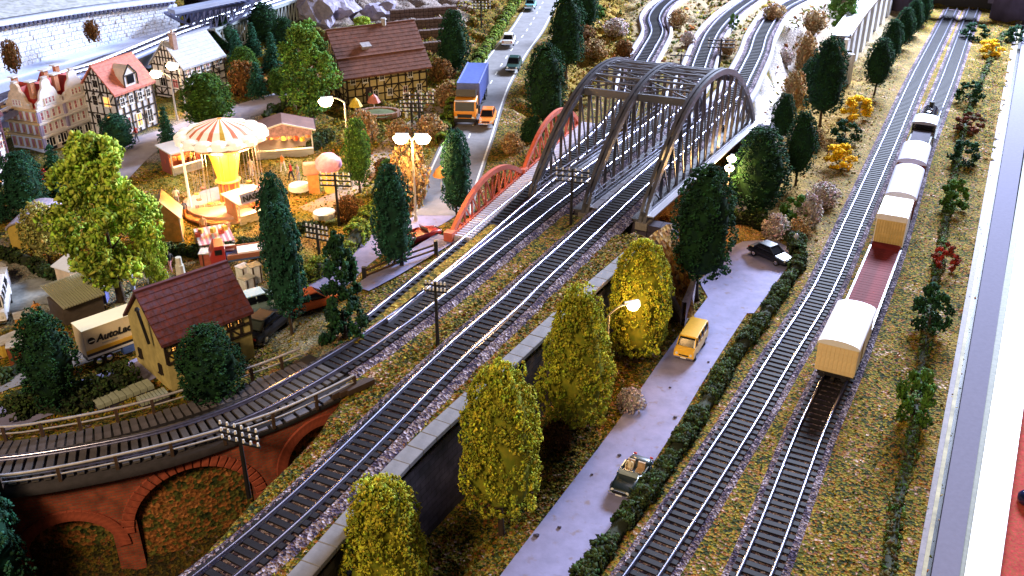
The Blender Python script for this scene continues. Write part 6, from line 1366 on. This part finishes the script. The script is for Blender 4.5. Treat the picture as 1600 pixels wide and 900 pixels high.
        if roof=='pitch':
            for q in (0,1):
                x0,x1=(-.4,L_/2) if q==0 else (L_+.4,L_/2); beam('roof',roofm,s_,(x0,D/2,h-.05),(x1,D/2,h+.75),D+.9,.09)
            [beam('fascia',M_WHITE,s_,(-.4,-.5,h-.05),(L_/2,-.5,h+.8),.1,.14),beam('fascia',M_WHITE,s_,(L_+.4,-.5,h-.05),(L_/2,-.5,h+.8),.1,.14)]; MB().prism([(0,-.5),(L_,-.5),(L_,0),(L_/2,.72),(0,0)],.06).build('gable_board',mat('gable_painted',(.40,.25,.28),.6,var=.5,vs_=3),s_,(0,-.30,h-.02))
        elif roof=='flat': blk('roof',roofm,s_,(L_/2,D/2-.15,h+.08),(L_+.5,D+.8,.12),(.08,0,0))
        elif roof=='ribs':
            for k in range(14): beam('roof_slat',roofm if k%2 else M_WHITE,s_,(L_*(k+.5)/14,-.35,h-.12),(L_*(k+.5)/14,D+.2,h+.28),L_/14*.96,.06)
        if sign:
            sb=blk('sign_board',sign[1],s_,(L_/2,-.34,h+.34),(L_*.95,.08,.85),(-.25,0,0)); cu=bpy.data.curves.new('lettering','FONT'); cu.body=sign[0]; cu.size=sign[2]; cu.extrude=.02; cu.offset=.02; cu.align_x='CENTER'; cu.align_y='CENTER'
            o=bpy.data.objects.new('lettering',cu); COL.objects.link(o); o.parent=s_; o.location=(L_/2,-.41,h+.34); o.rotation_euler=(R(90)-.25,0,0); cu.materials.append(sign[3]); to_mesh(o)
        if lit: blk('light_strip',M_LAMP,s_,(L_/2,.1,h-.12),(L_*.8,.06,.05)); glow(s_,(L_/2,.4,h-.4),lit)
        return s_
    rd=mat('roof_rose',(.55,.10,.09),.6); stall('shooting_booth','booth with white edged gable roof, painted front and pale blue counter right of the carousel',(402,250),(490,243),2.6,2.7,(.36,.34,.40),mat('booth_roof_brown',(.24,.13,.11),.7),'pitch',lit=420)
    stall('name_board_booth','booth with lettered sign board on legs in front of the carousel platform',(377,352),(420,338),2.0,1.9,(.55,.30,.16),mat('booth_roof_pink',(.72,.50,.50),.5),'flat',sign=('NASCH',mat('sign_grey',(.36,.34,.44),.5),.62,M_BLK),lit=250,apron=mat('counter_cream',(.80,.66,.42),.5))
    stall('striped_stall','long low stall with pink and white slatted roof behind the cottage roof',(314,402),(368,392),1.8,1.2,(.45,.25,.14),mat('slat_pink',(.80,.30,.40),.5),'ribs')
    stall('left_booth','small dark red booth half hidden under the carousel canopy',(272,275),(318,262),2.0,2.2,(.30,.08,.06),M_WHITE,'flat',lit=120)
    # ice booth shaped like a cone
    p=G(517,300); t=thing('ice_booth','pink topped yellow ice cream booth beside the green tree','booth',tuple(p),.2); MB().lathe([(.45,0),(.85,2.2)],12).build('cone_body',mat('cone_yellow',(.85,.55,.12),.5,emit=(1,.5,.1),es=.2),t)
    MB().lathe([(.95,2.1),(1.15,2.4),(1.1,2.9),(.6,3.4),(0,3.5)],14).build('scoop',mat('scoop_pink',(.78,.36,.56),.5),t,smooth=True); MB().box((-1.5,.2,2.2),(1.3,.8,1.0)).build('awning',mat('awning_rose',(.80,.38,.30),.5),t,bevel=.08); MB().box((-1.4,.2,.85),(.9,.7,1.7)).build('kiosk',mat('kiosk_orange',(.75,.32,.10),.6),t)
    # barrel roofed wagon at the left
    a=G(19,396); t=thing('showman_wagon','barrel roofed showman wagon with plain ochre end wall','wagon',tuple(a),.05); W=2.2; L_=4.6
    pr=[(W/2*math.sin(q),1.9+.55*math.cos(q)) for q in np.linspace(-math.pi/2,math.pi/2,11)]
    MB().prism([(-W/2,.35)]+[(x*1.0,z) for x,z in pr]+[(W/2,.35)],L_).build('body',mat('wagon_ochre',(.56,.40,.08),.7,var=.15),t,(1.2,L_/2,0))
    MB().prism([(x*1.1,z+.10) for x,z in pr]+[(x*1.02,z+.0) for x,z in pr[::-1]],L_+.25).build('roof',mat('wagon_roof_lilac',(.36,.33,.46),.6),t,(1.2,L_/2,0)); blk('end_door',mat('wagon_lath',(.75,.55,.18),.6),t,(2.25,.6,1.2),(.08,.3,1.6)); wheels(t,(.4,2.0),.3,.3)
    # tent, striped
    def tent(label,px,py,w_,h,m,D=2.2):
        p=G(px,py); t=thing('tent',label,'tent',tuple(p),.25,'canvas tents'); MB().prism([(-w_/2,0),(w_/2,0),(w_/2,h*.6),(0,h),(-w_/2,h*.6)],D).build('canvas_wall',m[1],t)
        for q in (-1,1): beam('canvas_roof',m[0],t,(q*w_*.56,0,h*.55),(0,0,h+.03),D+.2,.05)
        for q in (-1,1): beam('tent_pole',M_WHITE,t,(q*w_/2,-D/2,0),(q*w_/2,-D/2,h*.62),.08,.08)
    tent('orange and white tent right of the big pale green tree',262,370,2.4,3.4,(mat('canvas_pale_orange',(.86,.58,.30),.6),mat('canvas_orange',(.75,.36,.08),.6)),2.4)
    p=G(118,455); t=thing('kiosk','white roofed beige box kiosk below the cream green tree','kiosk',tuple(p),-.5); blk('body',mat('kiosk_beige',(.64,.50,.34),.7),t,(0,0,1.0),(1.5,1.3,2.0)); MB().add([(-.9,-.8,2.0),(.9,-.8,2.0),(.9,.8,2.4),(-.9,.8,2.4),(-.9,-.8,2.08),(.9,-.8,2.08),(.9,.8,2.5),(-.9,.8,2.5)],[(0,1,2,3),(7,6,5,4),(0,4,5,1),(1,5,6,2),(2,6,7,3),(3,7,4,0)]).build('roof',M_WHITE,t)
    # parasols
    for lb,px,py,c,h in (('closed red parasol in front of the pale town house',77,305,(.80,.04,.02),2.4),('pale pink parasol with an orange skirt beside the slim dark tree',690,300,(.85,.36,.10),2.4),('yellow parasol in front of the farmhouse',557,180,(.80,.55,.05),1.9),('pink potted parasol at the farmhouse door',585,172,(.50,.16,.12),1.8)):
        p=G(px,py); t=thing('parasol',lb,'parasol',tuple(p),0,'parasols'); MB().tube((0,0,0),(0,0,h),.05,.05,6).build('pole',M_WHITE,t); MB().lathe([(.75,h-.9),(.42,h-.3),(0,h+.05)],8).build('canopy',mat('parasol_'+lb[:8],c,.6),t)
    # little white picket fence in front of the carousel
    a=G(308,333); b=G(361,327); t=thing('picket_fence','short white picket fence in front of the carousel steps','fence',tuple(a),0); d=b-a; n=14
    for k in range(n+1): q=d*(k/n); blk('picket',M_WHITE,t,(q.x,q.y,.35),(.09,.05,.7))
    for zz in (.2,.55): beam('fence_rail',M_WHITE,t,(0,0,zz),(d.x,d.y,d.z+zz),.05,.06)
    # white tables
    for lb,px,py in (('white café table with a cloth right of the column trees',508,345),('small cream table beside the white one, near the column trees',469,302)):
        p=G(px,py); t=thing('cafe_table',lb,'table',tuple(p),.3,'café tables'); MB().tube((0,0,.0),(0,0,.75),.08,.08,6).build('leg',M_WHITE,t); MB().lathe([(0,.8),(.9,.8),(.95,.4),(.85,.38),(.85,.74),(0,.74)],14).build('table_top',M_WHITE,t)
fair()
# ---- fences: dark field fence beside the red bridge track
def fence(label,pts,group='dark field fences',h=1.0,gap=3.0,z=None):
    W_=[G(*q,z) for q in pts]; t=thing('field_fence',label,'fence',tuple(W_[0]),0,group); xy,_=smooth_line([tuple(p[:2]) for p in W_],gap); o=W_[0]; prev=None
    for x,y in xy:
        zz=zat(x,y); v=Vector((x,y,zz))-o; blk('post',M_BLK,t,v+Vector((0,0,h/2)),(.28,.28,h+.3)); 
        if prev is not None:
            for q in (.45,.85): beam('rail',M_WOODD,t,prev+Vector((0,0,h*q)),v+Vector((0,0,h*q)),.10,.12)
        prev=v
fence('dark post and rail fence on the verge between town road and footbridge track',[(570,440),(602,428),(632,415),(665,405),(700,392)])
fence('low dark fence along the street beside the broad green tree',[(352,150),(385,152),(400,150)],h=.8,gap=2)
# ---- stairs, planks and crates round the yard
def bench(label,a,b,wd,m): 
    A=G(*a); B=P(b[0],b[1],A.z); d=B-A; t=thing('platform_slab',label,'platform',tuple(A),math.atan2(d.y,d.x),'low platforms left of the cottage'); n=8
    for k in range(n): blk('slab',m,t,(d.length*(k+.5)/n,0,.35),(d.length/n-.04,wd,.25))
    blk('base',M_DKST,t,(d.length/2,0,.1),(d.length,wd*.8,.3))
bench('long low grey platform left of the cottage',(150,640),(238,607),.9,mat('slab_green',(.33,.36,.28),.8,var=.2)); bench('short low grey platform touching the cottage corner',(218,636),(262,620),.8,mat('slab_green',(.33,.36,.28),.8,var=.2))
def crate(label,px,py,c,s_,cat='crate'):
    p=G(px,py); t=thing('crate',label,cat,tuple(p),random.random(),'crates and drums in the yard'); m=mat('crate_'+label[:14].replace(' ','_'),c,.6,var=.2)
    blk('body',m,t,(0,0,s_[2]/2),s_); blk('lid',mat('crate_lid',(.6,.58,.55),.6),t,(0,0,s_[2]+.04),(s_[0]+.08,s_[1]+.08,.07))
    for q in (-1,1): blk('batten',M_WOODD,t,(q*s_[0]*.35,-s_[1]/2-.03,s_[2]/2),(.08,.05,s_[2]))
for lb,x,y,c,s_ in [('blue round topped crate right of the white roofed kiosk',138,445,(.12,.18,.55),(1.0,.9,1.0)),('yellow crate next to the blue one in the yard',150,462,(.65,.48,.10),(1.1,.8,.8)),('blue and white crate under the big pale green tree',160,470,(.15,.2,.6),(.8,.8,.9)),('white crate behind the corrugated shed',100,478,(.8,.8,.82),(1.1,.7,1.0)),
    ('pale green crate leaning by the shed',112,470,(.45,.6,.5),(1.4,.5,.5)),('orange crate left of the dark round tree',45,510,(.70,.32,.06),(1.4,.9,.9)),('yellow crate in front of the orange one at the left',20,548,(.72,.50,.08),(1.6,1.0,.9)),('rust brown crate beside the yellow one at the left',40,560,(.25,.07,.03),(1.6,1.2,1.2)),
    ('white washing machine right of the cottage ridge',382,436,(.82,.80,.84),(.8,.7,1.0)),('white fridge right of the cottage ridge',400,440,(.84,.82,.86),(.8,.7,1.3)),('white stove nearest the cottage ridge',388,452,(.80,.78,.84),(.9,.7,.9)),('red and yellow chest behind the cottage ridge',335,412,(.50,.12,.08),(1.8,1.0,1.0)),
    ('dark chest behind the cottage ridge',355,405,(.06,.06,.10),(1.2,.9,.9)),('grey white crate at the picture edge in the yard',4,450,(.72,.72,.80),(1.0,.9,1.3)),('orange topped crate behind the grey white one',2,436,(.80,.35,.22),(.8,.6,1.0)),('white crate left of the cottage ridge end',247,440,(.8,.78,.74),(1.2,.8,.5))]: crate(lb,x,y,c,s_)
for i,(lb,x,y) in enumerate([('blue white post rising beside the big pale green tree',208,452)]):
    p=G(x,y); t=thing('marker_post',lb,'post',tuple(p)); MB().tube((0,0,0),(0,0,2.2),.17,.17,10).build('shaft',mat('post_blue',(.45,.50,.72),.5),t); MB().lathe([(.2,2.2),(.2,2.4),(0,2.5)],10).build('cap',mat('cap_blue',(.05,.08,.45),.4),t)
p=G(1241,392,0); t=thing('garden_lamp','small cream post with a grey cap before the short hedge','post',tuple(p)); MB().tube((0,0,0),(0,0,1.4),.07,.06,8).build('shaft',mat('cream_post',(.7,.65,.4),.6),t); MB().lathe([(.26,1.35),(.26,1.5),(.1,1.65),(0,1.68)],10).build('cap',mat('cap_grey',(.4,.42,.5),.4),t)
# fountain and garden bits before the farmhouse
p=G(594,180); t=thing('round_flower_bed','round walled flower bed before the farmhouse door','flower bed',tuple(p),0); 
for k in range(18): a=2*math.pi*k/18; blk('stone',mat('bed_stone',(.30,.17,.12),.8,var=.3),t,(2.0*math.cos(a),1.3*math.sin(a),.25),(.62,.3,.5),(0,0,a+1.57))
MB().lathe([(1.9,.3),(0,.5)],16).build('soil',mat('bed_soil',(.10,.12,.04),.9),t)
# ================================================================ PEOPLE
def person_mesh(pose, shirt, trousers, skin, hair):
    J={'pelvis':(0,0,.92),'chest':(0,0,1.30),'neck':(0,.0,1.46),'head':(0,.03,1.56),'top':(0,.02,1.70)}
    sw=.16 if pose=='walk' else .03
    bm=bmesh.new(); sk=bm.verts.layers.skin.new()
    def V(p,r): v=bm.verts.new(p); v[sk].radius=(r,r); return v
    pel=V(J['pelvis'],.135); pel[sk].use_root=True; wa=V((0,0,1.08),.115); ch=V(J['chest'],.15); nk=V((0,0,1.47),.055); hd=V((0,.02,1.58),.095); tp_=V((0,.01,1.68),.075)
    for a,b in ((pel,wa),(wa,ch),(ch,nk),(nk,hd),(hd,tp_)): bm.edges.new((a,b))
    nose=V((0,.12,1.57),.02); bm.edges.new((hd,nose))
    for s_ in (-1,1):
        if pose=='sit': pts=[((s_*.10,.10,.88),.10),((s_*.11,.46,.84),.075),((s_*.11,.52,.46),.055),((s_*.11,.62,.40),.045)]
        else: pts=[((s_*.09,s_*sw*.3,.82),.10),((s_*.10,s_*sw*.9+.02,.48),.07),((s_*.10,s_*sw*1.4-.02,.09),.05),((s_*.10,s_*sw*1.4+.14,.04),.042)]
        prev=pel
        for p,r in pts: v=V(p,r); bm.edges.new((prev,v)); prev=v
        arm=[((s_*.20,0,1.38),.065),((s_*.25,-s_*sw*.7,1.12),.045),((s_*.24,-s_*sw+.12,.90),.035),((s_*.235,-s_*sw+.17,.80),.03)] if pose!='sit' else [((s_*.20,0,1.38),.065),((s_*.26,.10,1.14),.045),((s_*.15,.36,1.12),.035),((s_*.12,.43,1.12),.03)]
        prev=ch
        for p,r in arm: v=V(p,r); bm.edges.new((prev,v)); prev=v
        for q in (-.02,0,.02): f=V((prev.co.x+q*.6,prev.co.y+.05,prev.co.z-.07),.010); bm.edges.new((prev,f))
    me=bpy.data.meshes.new('p'); bm.to_mesh(me); bm.free(); o=bpy.data.objects.new('p',me); COL.objects.link(o)
    o.modifiers.new('s','SKIN'); o.modifiers.new('u','SUBSURF').levels=1; dg=bpy.context.evaluated_depsgraph_get(); m2=bpy.data.meshes.new_from_object(o.evaluated_get(dg)); bpy.data.objects.remove(o)
    m2.name='person'; m2.materials.clear()
    for m in (shirt,trousers,skin,hair): m2.materials.append(m)
    for p in m2.polygons:
        c=p.center; p.use_smooth=True
        if c.z>1.46: p.material_index=3 if (c.z>1.63 or c.y<-.02) else 2
        elif abs(c.x)>.20 and c.z<1.12 : p.material_index=2
        elif c.z<.95: p.material_index=1
        else: p.material_index=0
    return m2
SKIN=mat('skin',(.62,.36,.24),.6,var=.05); HAIR=mat('hair_brown',(.06,.03,.015),.7)
CL={n:mat('cloth_'+n,c,.8,var=.08) for n,c in dict(white=(.8,.78,.74),blue=(.10,.16,.45),red=(.60,.05,.03),orange=(.75,.30,.06),grey=(.28,.28,.32),black=(.02,.02,.025),cream=(.75,.62,.38),green=(.08,.25,.10),pink=(.75,.35,.38)).items()}
PM={}
def person(label,px,py,pose,sh,tr,rz=0,z=None,sc=1.0,p=None,parent=None):
    k=(pose,sh,tr)
    if k not in PM: PM[k]=person_mesh(pose,CL[sh],CL[tr],SKIN,HAIR)
    q=p if p is not None else G(px,py,z); o=link('person',PM[k],None,tuple(q),(0,0,rz),(sc,)*3); return tag(o,label,'person',None,None) 
for a in [('person in white trousers and orange top on the meadow right of the carousel',443,268,'walk','orange','white',2.6),('person in a white coat standing before the shooting booth',394,275,'stand','cream','white',3.0),('person in blue with orange trousers left of the picket fence',290,343,'walk','blue','orange',1.0),
    ('person in grey and white near the big pale green tree',278,322,'stand','white','grey',.4),('person in cream with a hat walking behind the pink striped stall',320,368,'stand','cream','orange',3.4),('person in red sitting spot on the meadow beside a grey one',456,282,'walk','red','black',2.0),('person in grey beside the one in red on the meadow',467,284,'stand','grey','grey',2.2),
    ('person in white with black shoes near the lumpy green tree, left of another',452,168,'walk','white','black',2.4),('person in pale clothes near the lumpy green tree, right of another',462,172,'stand','white','grey',2.8),('person in white standing behind the fence beside the double lamp',664,282,'stand','white','cream',1.5),
    ('person in green before the farmhouse door',580,165,'stand','green','grey',2.9),('person in pink in the farmhouse garden',655,172,'walk','pink','grey',2.0),('person in cream under the farmhouse fence',635,186,'stand','cream','white',2.0),('person in black behind the kitchen goods by the cottage',268,425,'walk','black','pink',1.0),('person in orange crossing the yard',62,505,'walk','orange','cream',1.0),
    ('person in white beside the shop openings of the town house',120,246,'stand','white','black',1.5),('person in red in front of the lit half timbered house',215,222,'walk','red','grey',1.5),('person in pink by the gravel yard edge',186,440,'walk','pink','blue',1.0)]: person(*a)
dp=c_.location; rzc=c_.rotation_euler.z
off=Matrix.Rotation(rzc,3,'Z')@Vector((-.5,-.32,-.28)); person('driver in a cream shirt sitting in the dark green open car',0,0,'sit','cream','grey',rzc-math.pi/2,None,.9,p=Vector(dp)+off)
# stones lying on the lower road
for i,(x,y,w_) in enumerate([(1107,566,.16),(1047,606,.18),(1055,653,.24),(968,712,.22),(925,742,.16),(874,825,.22),(838,838,.3)]):
    rock('pebble','small dark stone lying on the lower road, '+['topmost of seven beyond the yellow van','just below the yellow van','largest one between van and open car','beside the front of the open car','left of the open car','at the left edge, close to another','at the left edge, lowest of seven'][i],x,y,.05,w_,w_*.6,M_DKST,i+40,'stone','stones on the lower road')
